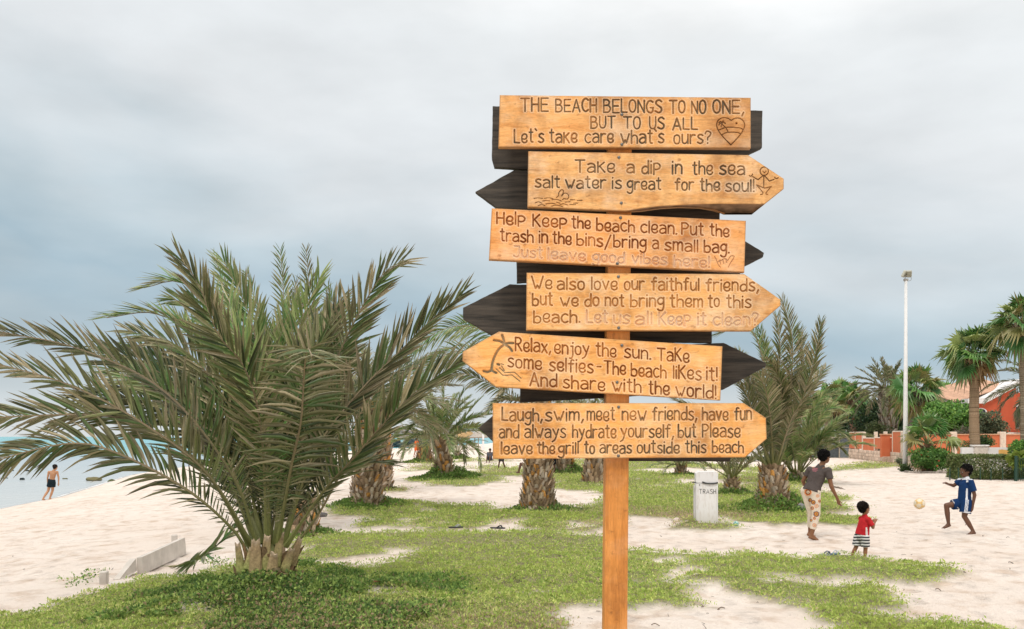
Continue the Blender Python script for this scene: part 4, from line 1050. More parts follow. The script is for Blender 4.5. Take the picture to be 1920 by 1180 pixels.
date_palm(f6, up(824, 825, f6[1]), .34, .30, "bushy date palm leaning left on a grass patch by the sea", [
  ([(826,830),(832,780,0),(833,740,0),(833,708,0)], {}), ([(830,830),(850,780),(870,735),(893,722)], {}), ([(828,830),(865,790),(890,760),(904,745)], {}),
  ([(826,830),(810,790),(798,755),(800,738)], {}), ([(822,830),(800,800),(780,795),(762,812)], {}), ([(832,835),(860,810),(885,800),(905,812)], {})],
  n=26, L=2.7, rg=rgp(35), Kp=60, leafL=.5, w=.026, feet=(1.5, .5), els=(8, 80), size=.2, pal=PAL_GREEN)
f7 = gp(797, 868)
date_palm(f7, up(796, 838, f7[1]), .5, .4, "far orange brown date palm stump with a thin crown by the water", n=16, L=2.2, rg=rgp(36), Kp=24, leafL=.45, w=.03, feet=(1.3, .3), els=(0, 80), size=.26, cols=[(.40, .22, .09), (.30, .2, .12), (.45, .22, .06), (.2, .13, .08), (.3, .2, .12)])
f7b = gp(857, 861)
date_palm(f7b, f7b + [0, 0, .5], .2, .18, "small far young palm right of the leaning palm", n=16, L=2.6, rg=rgp(37), Kp=22, leafL=.45, w=.03, feet=(1.2, .3), els=(15, 82), size=.2)
f8 = gp(1058, 890)
date_palm(f8, up(1060, 800, f8[1]), .40, .36, "wide date palm trunk in dark creepers below the lowest board", n=22, L=2.3, rg=rgp(38), Kp=30, leafL=.42, feet=(1.5, .4), els=(-10, 78), size=.18, w=.025)
f9 = gp(1116, 908)
date_palm(f9, up(1118, 800, f9[1]), .42, .36, "date palm trunk just left of the bare sign post", n=22, L=2.1, rg=rgp(39), Kp=30, leafL=.40, els=(0, 78), size=.16, w=.022)
f10 = gp(1277, 893)
date_palm(f10, f10 + [0, 0, .45], .26, .2, "young feathery palm on the lawn beyond the trash bin", n=18, L=1.5, rg=rgp(40), Kp=26, leafL=.34, w=.022, feet=(.8, .12), els=(15, 80), size=.14, pal=PAL_GREEN)
f11 = gp(1374, 930)
date_palm(f11, up(1372, 896, f11[1]), .24, .16, "slim young palm with upright stalks right of the trash bin", n=20, L=1.75, rg=rgp(41), Kp=28, leafL=.34, w=.018, feet=(.75, .25), els=(40, 84), size=.12, bend=(.2, .6))
PAL_12 = np.array([(.22, .24, .10), (.33, .30, .165), (.50, .42, .26), (.16, .24, .07), (.10, .14, .055)])
f12 = gp(1450, 953)
date_palm(f12, up(1448, 872, f12[1]), .36, .27, "upright date palm with bare stalks right of the signpost", [
  ([(1452,880),(1457,831,-.1),(1466,763,-.3),(1464,723,-.5),(1452,689,-.7),(1436,672,-1.0)], dict(nref=(-.3, -.8, -.4), a0=50)),
  ([(1458,880),(1486,797,-.2),(1509,736,-.3),(1526,679,-.3),(1540,604,-.3)], dict(vee=40, nref=(-.5, -.7, .3))),
  ([(1452,880),(1480,740,.2),(1486,645,.3),(1476,594,.3),(1466,562,.3)], dict(vee=36, nref=(0, -1, .2))),
  ([(1448,880),(1455,763,.2),(1463,662,.3),(1456,592,.4)], dict(nref=(.2, -1, .2))), ([(1444,880),(1428,770,.1),(1406,706,.2),(1372,688,.2)], dict(roll=.4)),
  ([(1446,880),(1440,730,.3),(1422,645,.4),(1396,613,.5),(1340,628,.5)], dict(roll=.5, pal=PAL_GREEN)), ([(1440,880),(1395,800,-.2),(1355,775,-.3),(1325,800,-.3)], {}),
  ([(1454,880),(1475,810,-.5),(1492,770,-.8),(1512,765,-1.0)], dict(Lmax=.34)), ([(1446,880),(1420,800,-.4),(1400,740,-.6),(1385,720,-.8)], {}),
  ([(1450,880),(1445,790,-.5),(1435,730,-.9),(1420,700,-1.2)], {}), ([(1454,880),(1472,760,.3),(1505,690,.5),(1500,620,.6)], dict(nref=(0, -1, .2))), ([(1450,880),(1448,800,.5),(1440,690,.8),(1425,620,1.0)], dict(pal=PAL_GREEN))],
  n=12, L=3.0, rg=rgp(42), Kp=110, leafL=.56, w=.0165, pal=PAL_12, feet=(1.25, .3), els=(58, 84), bend=(.3, .9), r_rachis=.026, size=.115, skip=lambda az, el: math.sin(az) < -.2)
f13 = gp(1497, 906)
date_palm(f13, up(1493, 888, f13[1]), .36, .32, "green date palm arching to the right behind the upright palm", [
  ([(1500,888),(1525,805),(1555,765),(1588,770)], dict(nref=(.2, -.9, .5))), ([(1500,888),(1535,825,-.3),(1570,808,-.4),(1602,832,-.5)], dict(nref=(.2, -.8, .6))), ([(1500,888),(1515,800),(1540,745),(1572,735)], dict(nref=(.2, -.9, .4))),
  ([(1496,888),(1500,800),(1508,740),(1525,700)], {}), ([(1500,888),(1530,840,-.6),(1560,830,-1.0),(1585,850,-1.3)], {})],
  n=26, L=3.0, rg=rgp(43), Kp=90, leafL=.50, w=.023, feet=(1.1, .3), els=(45, 84), size=.17, pal=PAL_GREEN, bend=(.5, 1.4))

# --- fan palms and garden trees beyond the wall ------------------------------
def fan_leaf(mb, base, az, el, pet, Rb, rg, col, droop=.5, seg=18):
    d0 = np.array([math.cos(az) * math.cos(el), math.sin(az) * math.cos(el), math.sin(el)])
    hub = base + d0 * pet; hub[2] -= pet * .10
    V, Fc = tube(np.array([base, (base + hub) / 2 + [0, 0, .04], hub]), [.04, .03, .02], 4); mb.add(V, Fc, np.array(col) * .9 + .03)
    el2 = el - .35; t = np.array([math.cos(az) * math.cos(el2), math.sin(az) * math.cos(el2), math.sin(el2)])
    s = np.array([-math.sin(az), math.cos(az), 0]); nn = np.cross(t, s); nn = nn * (1 if nn[2] >= 0 else -1)
    tw = rg.normal(0, .75); s, nn = s * math.cos(tw) + nn * math.sin(tw), nn * math.cos(tw) - s * math.sin(tw)
    a = np.linspace(-2.0, 2.0, seg * 2 + 1)
    fold = np.where(np.arange(seg * 2 + 1) % 2, .03, -.03) * Rb
    dirs = t * np.cos(a)[:, None] + s * np.sin(a)[:, None] + nn * (.18 * np.abs(np.sin(a)))[:, None]
    r1 = hub + dirs * Rb * .55 + nn * fold[:, None]
    V = [hub]; V += list(r1); n1 = len(V)
    tips = []
    for k in range(seg):
        j = 2 * k + 1
        L = Rb * rg.uniform(.85, 1.08) * (1 - .12 * abs(a[j]) / 2)
        tp = hub + dirs[j] * L; tp[2] -= droop * Rb * rg.uniform(.05, .75); tp = tp + rg.normal(0, .04, 3) * Rb
        tips.append(tp)
    V += tips
    tri = [(0, 1 + k, 2 + k) for k in range(seg * 2)]
    tri += [(1 + 2 * k, n1 + k, 2 + 2 * k) for k in range(seg)] + [(2 + 2 * k, n1 + k, 3 + 2 * k) for k in range(seg)]
    c = np.array(col); C = np.concatenate([np.tile(c, (n1, 1)), np.tile(c * .6 + np.array([.26, .19, .09]) * .4, (seg, 1))])
    mb.add(np.array(V), np.array(tri), C * rg.uniform(.85, 1.15))
FG = [(.11, .27, .06), (.17, .33, .08), (.075, .19, .05), (.30, .36, .12), (.21, .30, .10)]
FD = [(.42, .27, .13), (.33, .20, .10), (.50, .35, .19), (.32, .29, .11)]
def fan_palm(foot, crown, r0, r1, label, n=26, dead=10, Rb=.9, pet=.8, seed=1, skirt=.6, low=120, bark=((.30, .24, .17), (.25, .19, .13), (.36, .29, .21), (.2, .15, .10), (.28, .22, .15)), group="fan palms in the garden"):
    rg = np.random.default_rng(seed); foot = np.array(foot, float); crown = np.array(crown, float)
    root = empty("fan_palm", tuple(foot), label, "palm tree", group)
    mb = MB(); Hc = crown[2] - foot[2]; t = np.linspace(0, 1, 14)[:, None]
    P = foot + (crown - foot) * t; P[:, 0] += .06 * np.sin(t[:, 0] * 5 + seed)
    rad = r0 + (r1 - r0) * t[:, 0] + .12 * r0 * np.exp(-t[:, 0] * 8)
    V, Fc = tube(P, rad, 12); mb.add(V, Fc, bark[0])
    zz = foot[2] + np.arange(0, Hc * (1 - .02), .10)
    for z in zz:                                   # leaf scars as rough rings
        u = (z - foot[2]) / Hc; c = foot + (crown - foot) * u; c[0] += .06 * math.sin(u * 5 + seed); r = np.interp(u, t[:, 0], rad)
        V, Fc = tube(np.array([c, c + [0, 0, .05]]), [r * 1.05, r * 1.0], 12, False); mb.add(V, Fc, np.array(bark[rg.integers(5)]) * rg.uniform(.75, 1.1))
    trunk_mesh(mb, foot + (crown - foot) * (1 - skirt / Hc), crown, r1 * 1.15, r1 * 1.5, rg, size=.2, cols=[tuple(np.array(b) * .9) for b in bark], flare=1.0)
    mb.build("trunk", M_trunk, root)
    for i in range(n):
        u = (i + .5) / n; az = i * 2.39996 + seed + rg.normal(0, .25); el = R(84 - (95 if low is None else low) * u + rg.normal(0, 13))
        mb = MB(); fan_leaf(mb, crown + [0, 0, .05], az, el, pet * rg.uniform(.8, 1.15), Rb * rg.uniform(.8, 1.1), rg, FG[rg.integers(5)] if rg.random() > .12 + .3 * u * u else FD[3], droop=.35 + .8 * u * rg.uniform(.5, 1.4))
        mb.build("fan_frond", M_frond, root)
    for i in range(dead):
        az = i * 2.39996 + seed * 2; el = R(rg.uniform(-70, -25))
        mb = MB(); fan_leaf(mb, crown - [0, 0, .15], az, el, pet * rg.uniform(.5, .8), Rb * rg.uniform(.7, .95), rg, FD[rg.integers(4)], droop=1.0, seg=12)
        mb.build("dead_frond", M_frond, root)
    return root
def g0(px, Y, dz=0.0):
    x = (px - CX) / F * Y; return np.array([x, Y, float(ground(x, Y)) + dz])
fan_palm(g0(1832, 44), up(1824, 668, 44), .235, .20, "tall fan palm rising behind the clipped hedge", 32, 8, .95, .85, 3, .95, 120, ((.36, .25, .16), (.31, .21, .13), (.40, .28, .18), (.25, .17, .10), (.33, .23, .14)))
fan_palm(g0(1722, 74), up(1718, 735, 74), .85, .75, "thick grey fan palm just right of the white light pole", 30, 14, 1.5, 1.3, 4, 1.2, 120, ((.30, .27, .23), (.25, .22, .18), (.36, .32, .27), (.2, .17, .13), (.28, .25, .2)))
fan_palm(g0(1930, 42), up(1918, 612, 42), .3, .28, "tall fan palm cut off by the right picture edge", 32, 7, 1.0, .85, 5, .9)
fan_palm(g0(1602, 88), up(1600, 752, 88), .42, .38, "reddish trunked fan palm left of the grey garden date palm", 24, 12, 1.3, 1.0, 6, 1.0, 120, ((.30, .18, .13), (.26, .15, .11), (.34, .21, .15), (.2, .12, .08), (.28, .17, .12)))
fan_palm(g0(1556, 92), up(1553, 748, 92), .45, .4, "fan palm with hanging dead leaves at the left end of the garden", 20, 18, 1.3, 1.0, 7, 1.4)
fan_palm(g0(1575, 99), up(1576, 738, 99), .45, .4, "fan palm at the back between the two left garden palms", 18, 14, 1.3, 1.0, 8, 1.2)
fan_palm(g0(1765, 96), up(1768, 752, 96), .45, .4, "dark fan palm behind the bright rounded tree", 22, 4, 1.6, 1.1, 9, 1.0)
fan_palm(g0(1532, 86), up(1528, 768, 86), .4, .36, "low fan palm at the far left of the garden", 20, 8, 1.2, .9, 12, 1.0)
f = g0(1742, 45.5)
fan_palm(f, up(1738, 835, 45.5), .26, .22, "small bright green fan palm beside the light pole", 16, 3, .95, .95, 10, .5, 70, ((.30, .17, .11), (.26, .14, .09), (.34, .2, .13), (.2, .11, .07), (.28, .16, .10)))
PAL_CAN = np.array([(.15, .20, .08), (.22, .24, .12), (.36, .31, .21), (.12, .17, .065), (.09, .115, .05)])
GG = "garden date palms"
date_palm(g0(1668, 80), up(1664, 728, 80), .72, .66, "grey trunked date palm with a full crown behind the orange wall", n=48, L=3.3, rg=rgp(51), Kp=30, leafL=.6, w=.05, els=(-35, 85), size=.34, pal=PAL_CAN, group=GG, bend=(.4, 1.2), cols=[(.26, .23, .19), (.33, .29, .24), (.22, .19, .15), (.15, .12, .09), (.29, .26, .21)], r_rachis=.03)
date_palm(g0(1975, 46), up(1955, 722, 46), .4, .36, "date palm hanging into the picture at the right edge before the house", n=34, L=2.7, rg=rgp(52), Kp=36, leafL=.5, w=.03, els=(-40, 80), size=.24, pal=PAL_CAN, group=GG, bend=(.9, 1.8), droop=.3)

def bush(name, c, r, label, cat, n, leaf, pal, seed, group=None, stems=True, flat=.0, lumps=14, flowers=None, hollow=.35, boxy=False):
    rg = np.random.default_rng(seed); c = np.array(c, float); r = np.array(r, float)
    root = empty(name, (c[0], c[1], float(ground(c[0], c[1]))), label, cat, group)
    if boxy:
        P = (rg.random((n, 3)) * 2 - 1); k = rg.integers(0, 3, n)
        P[np.arange(n), k] = np.sign(P[np.arange(n), k]) * (1 - .25 * rg.random(n) ** 2); cl = (P * 6).astype(int).sum(1)
        P = P * (1 + .12 * vnoise(P[:, 0] * 5 * r[0], P[:, 2] * 4 + P[:, 1] * 4, 1.0)[:, None])
        P = P * r
    else:
        D = nrm(rg.normal(size=(lumps, 3))) * rg.uniform(.25, .72, (lumps, 1)); sz = rg.uniform(.32, .58, lumps)
        k = rg.integers(0, lumps, n); cl = k
        P = D[k] + nrm(rg.normal(size=(n, 3))) * (sz[k] * (hollow + (1 - hollow) * rg.random(n) ** .5))[:, None]
        P = P * r
    P = P + c
    lo = ground(P[:, 0], P[:, 1], False) + .05
    P[:, 2] = np.where(P[:, 2] < lo, lo + rg.random(n) * .3, P[:, 2])
    L = leaf * rg.uniform(.6, 1.3, n); W = L * rg.uniform(.22, .38, n)
    V, Fc = leaf_quads(P, L, W, R(1) * rg.uniform(-35, 70, n), rg)
    tone = np.random.default_rng(seed + 5).uniform(.7, 1.25, 64)
    col = np.array(pal)[rg.integers(0, len(pal), n)] * (tone[cl % 64] * rg.uniform(.75, 1.25, n))[:, None]
    mb = MB(); mb.add(V, Fc, np.repeat(col, 4, 0)); mb.build("crown" if cat == "tree" else "foliage", M_leaf, root)
    if stems:
        mb = MB(); b0 = np.array([c[0], c[1], float(ground(c[0], c[1])) - .1])
        for i in range(7):
            e = c + nrm(rg.normal(size=3)) * r * .55; e[2] = max(e[2], b0[2] + r[2] * .6); o = np.array([rg.normal(0, .12) * r[0], rg.normal(0, .12) * r[1], 0])
            V, Fc = tube(catmull([b0 + o, (b0 + o) * .5 + e * .5 + rg.normal(0, .05, 3), e], 6), np.linspace(.05, .015, 6) * max(1, r[2]), 5); mb.add(V, Fc, (.16, .11, .07))
        mb.build("trunk" if cat == "tree" else "stem", M_trunk, root)
    if flowers:
        nf, cf, sf = flowers; k = rg.choice(n, nf)
        P2 = P[k] + nrm(P[k] - c) * .08; P2[:, 1] -= .15
        mb = MB()
        for p in P2:
            mb = MB(); V, Fc = ellipsoid(p, (sf, sf, sf * .7), 7, 4); mb.add(V, Fc, np.array(cf) * rg.uniform(.7, 1.2)); mb.build("flower", M_leaf, root)
    return root
BR = [(.11, .25, .045), (.15, .31, .06), (.075, .17, .035), (.20, .34, .075)]
DK = [(.035, .08, .03), (.05, .10, .04), (.022, .05, .022), (.075, .12, .045)]
OL = [(.14, .17, .09), (.11, .14, .08), (.19, .20, .11)]
def at_(px, py, Y): return up(px, py, Y)
bush("garden_tree", at_(1778, 790, 71), (2.5, 2.0, 1.7), "bright green rounded tree behind the orange wall", "tree", 9000, .24, BR, 61)
bush("garden_tree", at_(1660, 790, 86), (3.6, 2.0, 2.4), "dark broad tree behind the grey garden date palm", "tree", 9000, .30, DK, 62, lumps=22)
bush("garden_tree", at_(1595, 790, 96), (5.0, 2.0, 3.0), "dark spreading tree behind the gate and fan palms", "tree", 11000, .30, DK, 63, lumps=26)
bush("garden_tree", at_(1735, 800, 84), (3.2, 1.6, 2.6), "dark tree between the thick grey fan palm and the bright tree", "tree", 8000, .28, DK, 64, lumps=20)
bush("garden_shrub", at_(1645, 806, 76), (1.1, .8, .8), "olive green shrub topping the wall beside the date palm trunk", "shrub", 2500, .16, [(.10, .14, .05), (.08, .11, .04), (.13, .15, .06)], 65)
bush("garden_shrub", at_(1850, 800, 62), (1.35, 1.0, 1.1), "grey green wispy shrub below the red house", "shrub", 5000, .16, OL, 66)
bush("garden_shrub", at_(1805, 815, 61), (.9, .8, 1.0), "sparse grey shrub in front of the orange wall", "shrub", 1200, .12, [(.14, .13, .09), (.09, .11, .06), (.18, .14, .11)], 67)
bush("garden_shrub", at_(1838, 833, 52), (.95, .7, .55), "low dark shrub with yellow flowers behind the tall palm", "shrub", 3000, .12, [(.05, .10, .03), (.07, .13, .035)], 68, flowers=(20, (.6, .35, .05), .05))
bush("flowering_shrub", at_(1745, 863, 44.3), (1.25, .8, .60), "leafy shrub with red flowers round the small fan palm", "shrub", 6000, .13, [(.07, .17, .035), (.10, .22, .045), (.14, .25, .06)], 69, flowers=(7, (.60, .07, .03), .05))
bush("garden_shrub", at_(1918, 844, 41), (.75, .6, .5), "bright green shrub behind the right end of the hedge", "shrub", 3000, .11, BR, 70)
bush("garden_shrub", at_(1690, 866, 52), (.35, .3, .2), "dry low plant at the foot of the stone wall", "shrub", 500, .12, OL, 71)
bush("clipped_hedge", np.array([(1856 - CX) / F * 38.6, 38.6, .52 + float(ground(20.3, 38.6))]), (1.62, .42, .50), "long clipped hedge behind thin green fence posts", "hedge", 26000, .075, [(.15, .21, .06), (.21, .26, .09), (.11, .16, .05), (.26, .27, .12)], 72, boxy=True)
bush("agave", at_(1914, 862, 37.6), (.3, .3, .22), "yellow green spiky plant at the hedge end", "plant", 260, .42, [(.30, .36, .08), (.24, .32, .06)], 73, stems=False, lumps=2)
bush("weed_tuft", g0(1697, 45.4, .06), (.35, .25, .10), "green weeds at the foot of the light pole", "plant", 500, .12, [(.08, .13, .04)], 74, stems=False)
bush("garden_shrub", at_(1790, 880, 40), (.25, .25, .15), "pale lime plant at the left hedge end", "plant", 260, .14, [(.25, .35, .08)], 75, stems=False)
finish_cover()

# ================================================================ WALLS, HOUSE, POLE, FAR SHORE
M_orange = rough_mat("orange_render", (.56, .15, .065), (.64, .19, .085), 1.2, .9, .1, .01)
M_red = rough_mat("red_render", (.44, .085, .04), (.52, .11, .05), 1.0, .9, .1, .01)
M_white = rough_mat("white_paint", (.70, .67, .65), (.80, .78, .76), 2.0, .8, .1, .01)
M_cream = rough_mat("rough_stone_block", (.62, .46, .35), (.78, .64, .52), 3.5, .95, .6, .05)
M_glass, nt, b = new_mat("window_glass"); b.inputs["Base Color"].default_value = (.02, .025, .03, 1); b.inputs["Roughness"].default_value = .08
M_metal = rough_mat("grey_metal", (.16, .18, .19), (.28, .30, .30), 1.5, .55, .1, .01, spec=.5)
M_conc = rough_mat("pale_concrete", (.50, .45, .40), (.66, .60, .54), 5, .9, .4, .01)
def bx(mb, c, s, col=(.5, .5, .5), rz=0.0, bevel=0.0):
    V, Fc = box(c, s, rz, bevel); mb.add(V, Fc, col)
def line_box(mb, A, B, u0, u1, z0, z1, th, off=0.0, col=(.5, .5, .5), bevel=0.0):
    """a box along the ground line A-B from u0 to u1 (metres)"""
    A, B = np.array(A), np.array(B); d = (B - A) / np.linalg.norm(B - A); nrm_ = np.array([d[1], -d[0]])
    c = A + d * (u0 + u1) / 2 + nrm_ * off
    bx(mb, (c[0], c[1], (z0 + z1) / 2), (u1 - u0, th, z1 - z0), col, math.atan2(d[1], d[0]), bevel)
def stone_course(mb, A, B, u0, u1, z0, z1, th, rg, off=0.0):
    rows = max(2, int((z1 - z0) / .22)); hh = (z1 - z0) / rows
    for r_ in range(rows):
        u = u0
        while u < u1 - .05:
            w = min(rg.uniform(.28, .6), u1 - u)
            line_box(mb, A, B, u + .008, u + w - .008, z0 + r_ * hh + .006, z0 + (r_ + 1) * hh - .006, th + rg.uniform(0, .05), off, np.array([.66, .52, .41]) * rg.uniform(.75, 1.15), .02)
            u += w
rg = np.random.default_rng(81)
M_block = vcol_mat("stone_block", .95, .1, 0, .2, 8, .5, .03)
# garden wall, first length: from the gate towards the light pole
A, B = (26.7, 71.5), (23.3, 52.5)
Lw = math.hypot(B[0] - A[0], B[1] - A[1])
wall = empty("garden_wall", (A[0], A[1], 0), "orange garden wall with cream pillars on a stone base beside the gate", "wall")
mo, ms, mc = MB(), MB(), MB()
segs = [(0, 2.3, .85, 2.05), (2.5, 4.9, .85, 2.05), (5.3, 9.0, .75, 1.62), (9.2, 11.9, .95, 1.66), (12.1, 14.3, .95, 1.66), (14.5, 16.5, .65, 2.05), (17.1, Lw, .9, 2.05)]
for u0, u1, z0, z1 in segs:
    line_box(mo, A, B, u0, u1, z0, z1, .2)
    line_box(mc, A, B, u0 - .03, u1 + .03, z1 + .002, z1 + .07, .24, 0, (.72, .60, .50), .02)
for u0, u1 in zip([s[1] for s in segs[:-1]], [s[0] for s in segs[1:]]):
    line_box(mc, A, B, u0 + .004, u1 - .004, .8, 2.10, .23, 0, (.70, .57, .46), .02)
stone_course(ms, A, B, -.2, Lw + .1, -.1, .80, .22, rg)
line_box(ms, A, B, -.2, Lw + .1, -.15, .70, .14, 0, (.5, .4, .32))
mo.build("wall_panel", M_orange, wall); mc.build("pillar", M_block, wall); ms.build("stone_base", M_block, wall)
mp_ = empty("marker_post", (float(up(1624, 860, 66)[0]), 66, 0), "thin white pipe standing before the garden wall", "post")
V, Fc = tube(np.array([up(1624, 868, 66), up(1624, 826, 66)]), .10, 10); mb = MB(); mb.add(V, Fc, (.75, .73, .7)); mb.build("pipe", M_paint, mp_)
# second length: parallel to the beach path
A2, B2 = (23.6, 58.0), (48.0, 60.0); L2 = math.hypot(24.4, 2)
wall2 = empty("garden_wall", (A2[0], A2[1], 0), "long orange garden wall with tile coping in front of the red house", "wall")
mo, ms, mc = MB(), MB(), MB()
line_box(mo, A2, B2, 0, L2, .45, 1.86, .22); stone_course(ms, A2, B2, 0, L2, -.1, .5, .30, rg)
line_box(mc, A2, B2, -.05, L2, 1.862, 1.94, .34, 0, (.55, .30, .18), .02)
for u in (1.5, 4.8, 8.1, 11.4, 14.7): line_box(mc, A2, B2, u - .2, u + .2, .42, 2.08, .36, .02, (.70, .57, .46), .03)
mo.build("wall_panel", M_orange, wall2); mc.build("coping", M_block, wall2); ms.build("stone_base", M_block, wall2)
# white low wall with yellow arches
A3, B3 = (21.5, 43.4), (30.1, 43.7)
low = empty("low_wall", (A3[0], A3[1], 0), "low white wall with yellow arched fields and stone pillars behind the hedge", "wall")
mw, mp2, my = MB(), MB(), MB()
line_box(mw, A3, B3, 0, 8.6, -.1, 1.26, .16)
for k, u in enumerate((.9, 3.0, 5.1, 7.2)):
    line_box(mp2, A3, B3, u - .33, u + .33, -.1, 1.30, .34, 0, (.62, .55, .48), .03)
    line_box(mp2, A3, B3, u - .38, u + .38, 1.302, 1.38, .42, 0, (.74, .70, .66), .02)
    a = np.linspace(0, np.pi, 13); c = np.array(A3) + (np.array(B3) - np.array(A3)) / 8.6 * (u + 1.05)
    ring = np.stack([c[0] + .62 * np.cos(a), np.full(13, c[1] - .086), .74 + .42 * np.sin(a)], 1)
    V = np.vstack([ring, [[c[0], c[1] - .086, .74]]]); V = np.vstack([V, V + [0, .02, 0]])
    tri = [(i, i + 1, 13) for i in range(12)] + [(i + 1, i, i + 14) for i in range(12)]
    my.add(V, np.array(tri), (.72, .42, .12))
mw.build("wall_panel", M_white, low); mp2.build("pillar", M_block, low); my.build("arch_field", M_paint, low)
# the grey gate
gate = empty("metal_gate", (24.9, 74, 0), "wide grey corrugated metal gate in a rusty frame by the orange wall", "gate")
mf, mpn = MB(), MB()
gx0, gx1 = (1494 - CX) / F * 74, (1593 - CX) / F * 74
nb = 5; wpan = (gx1 - gx0) / nb
for i in range(nb):
    for z0, z1 in ((.05, .85), (.93, 1.65)):
        bx(mpn, (gx0 + (i + .5) * wpan, 74, (z0 + z1) / 2), (wpan - .08, .03, z1 - z0), np.array([.12, .135, .14]) * rg.uniform(.6, 1.5))
for i in range(nb + 1): bx(mf, (gx0 + i * wpan, 73.96, .85), (.07, .09, 1.8), (.42, .36, .28))
for z in (.02, .89, 1.68): bx(mf, ((gx0 + gx1) / 2, 73.965, z), (gx1 - gx0, .06, .06), (.40, .35, .28))
mpn.build("panel", M_stone, gate); mf.build("frame", M_stone, gate)
shed = empty("shed_roof", (gx1 - 1.9, 75.4, 0), "low shed with a pale tin roof behind the gate", "shed")
mb = MB(); bx(mb, (gx1 - 2.2, 76, .85), (4.0, 2.2, 1.7), (.30, .26, .22)); mb.build("wall", M_stone, shed)
mb = MB()
for i in range(14): bx(mb, (gx1 - 4.1 + i * .3, 75.7, 1.93 + .02 * (i % 2)), (.29, 2.9, .05), np.array([.55, .58, .60]) * rg.uniform(.8, 1.15))
mb.build("roof", M_stone, shed)

# the red house
hY = 82.0; hs = F / hY
def hx_(px): return (px - CX) / F * hY
def hz_(py): return H - (py - HY) / F * hY
house = empty("red_house", (hx_(1860), hY, 0), "red rendered house with white sloping parapet behind the palms", "house")
def prism(mb, pts, y0, y1, col):
    n = len(pts); V = np.array([(x, y0, z) for x, z in pts] + [(x, y1, z) for x, z in pts])
    k = np.arange(n); k2 = (k + 1) % n
    cen = np.mean(V[:n], 0), np.mean(V[n:], 0); V = np.vstack([V, cen])
    q = np.stack([k, k2, n + k2, n + k], 1)
    t = np.concatenate([np.stack([k2, k, np.full(n, 2 * n)], 1), np.stack([n + k, n + k2, np.full(n, 2 * n + 1)], 1)])
    mb.add(V, [q[:, ::-1], t[:, ::-1]], col)
mb = MB()
prism(mb, [(hx_(1818), -.2), (hx_(1905), -.2), (hx_(1905), hz_(726)), (hx_(1843), hz_(757)), (hx_(1818), hz_(757))], hY, hY + 7, (.5, .1, .05))
prism(mb, [(hx_(1905), -.2), (hx_(2010), -.2), (hx_(2010), hz_(735)), (hx_(1905.2), hz_(735))], hY + 1.5, hY + 8, (.5, .1, .05))
prism(mb, [(hx_(1897), hz_(738)), (hx_(1908), hz_(738)), (hx_(1908), hz_(728)), (hx_(1897), hz_(728))], hY + 3, hY + 4, (.5, .1, .05))
mb.build("wall", M_red, house)
mb = MB()
prism(mb, [(hx_(1812), hz_(757)), (hx_(1843), hz_(757)), (hx_(1843), hz_(747)), (hx_(1812), hz_(748))], hY - .3, hY + 7.2, (.8, .78, .76))
prism(mb, [(hx_(1843.1), hz_(757)), (hx_(1912), hz_(721)), (hx_(1912), hz_(711)), (hx_(1843.1), hz_(747))], hY - .3, hY + 7.2, (.8, .78, .76))
mb.build("parapet", M_white, house)
mb = MB()
yA, yB = hY + 1.0, hY + 7.0
for i in range(26):
    x0 = hx_(1800) + i * .19; 
    V = np.array([(x0, yA, hz_(752) + i * .055), (x0 + .2, yA, hz_(752) + i * .055 + .05), (x0 + .2, yB, hz_(752) + i * .055 + 1.25), (x0, yB, hz_(752) + i * .055 + 1.2)])
    V = np.vstack([V, V - [0, 0, .1]])
    mb.add(V, np.array([(0, 1, 2, 3), (7, 6, 5, 4), (0, 4, 5, 1), (1, 5, 6, 2), (2, 6, 7, 3), (3, 7, 4, 0)]), np.array([.55, .33, .22]) * rg.uniform(.9, 1.1))
roof = mb.build("roof", M_tile, house)
mb = MB(); prism(mb, [(hx_(1810), hz_(777)), (hx_(1828), hz_(777)), (hx_(1824), hz_(770)), (hx_(1813), hz_(770))], hY - .9, hY - .004, (.7, .5, .4)); mb.build("awning", M_block, house)
wf = MB(); a = np.linspace(0, np.pi, 11); wc = hx_(1838); zb, zt, hw = hz_(785), hz_(773), .46
arch = [(wc + hw, zb), *[(wc + hw * math.cos(t), zt + hw * .7 * math.sin(t)) for t in a], (wc - hw, zb)]
prism(wf, [(wc + (x - wc) * 1.3, zb - .1 + (z - zb) * 1.16) for x, z in arch], hY - .06, hY - .003, (.8, .78, .75)); wfo = wf.build("window", M_white, house)
mb = MB(); prism(mb, arch, hY - .075, hY - .062, (.03, .03, .04)); mb.build("pane", M_glass, wfo)
wf = MB(); bx(wf, (hx_(1918), hY + 1.46, hz_(782)), (.95, .07, 2.3)); wfo = wf.build("window", M_white, house)
mb = MB(); bx(mb, (hx_(1920), hY + 1.41, hz_(782)), (.62, .03, 1.9)); mb.build("pane", M_glass, wfo)
mb = MB(); bx(mb, (hx_(1862), hY - .2, hz_(816)), (6.0, .36, .5), (.72, .66, .6)); mb.build("plinth", M_block, house)
mb = MB(); bx(mb, (hx_(1879), hY - .06, hz_(797)), (.55, .1, .1), (.7, .4, .25)); mb.build("ledge", M_block, house)
mb = MB()
for i in range(9): bx(mb, (hx_(1899) + i * .3, hY - 1.2, hz_(806) + .02 * (i % 2)), (.28, 2.0, .14), np.array([.55, .16, .09]) * rg.uniform(.85, 1.2))
for x in (1901, 1925): bx(mb, (hx_(x), hY - 2.0, hz_(806) * .5 - .08), (.16, .16, hz_(806)), (.5, .1, .05))
mb.build("porch_roof", M_tile, house)
hA = empty("white_house", (float(up(1400, 842, 66)[0]), 69, 0), "plain white building seen between the sign and the upright palm", "building")
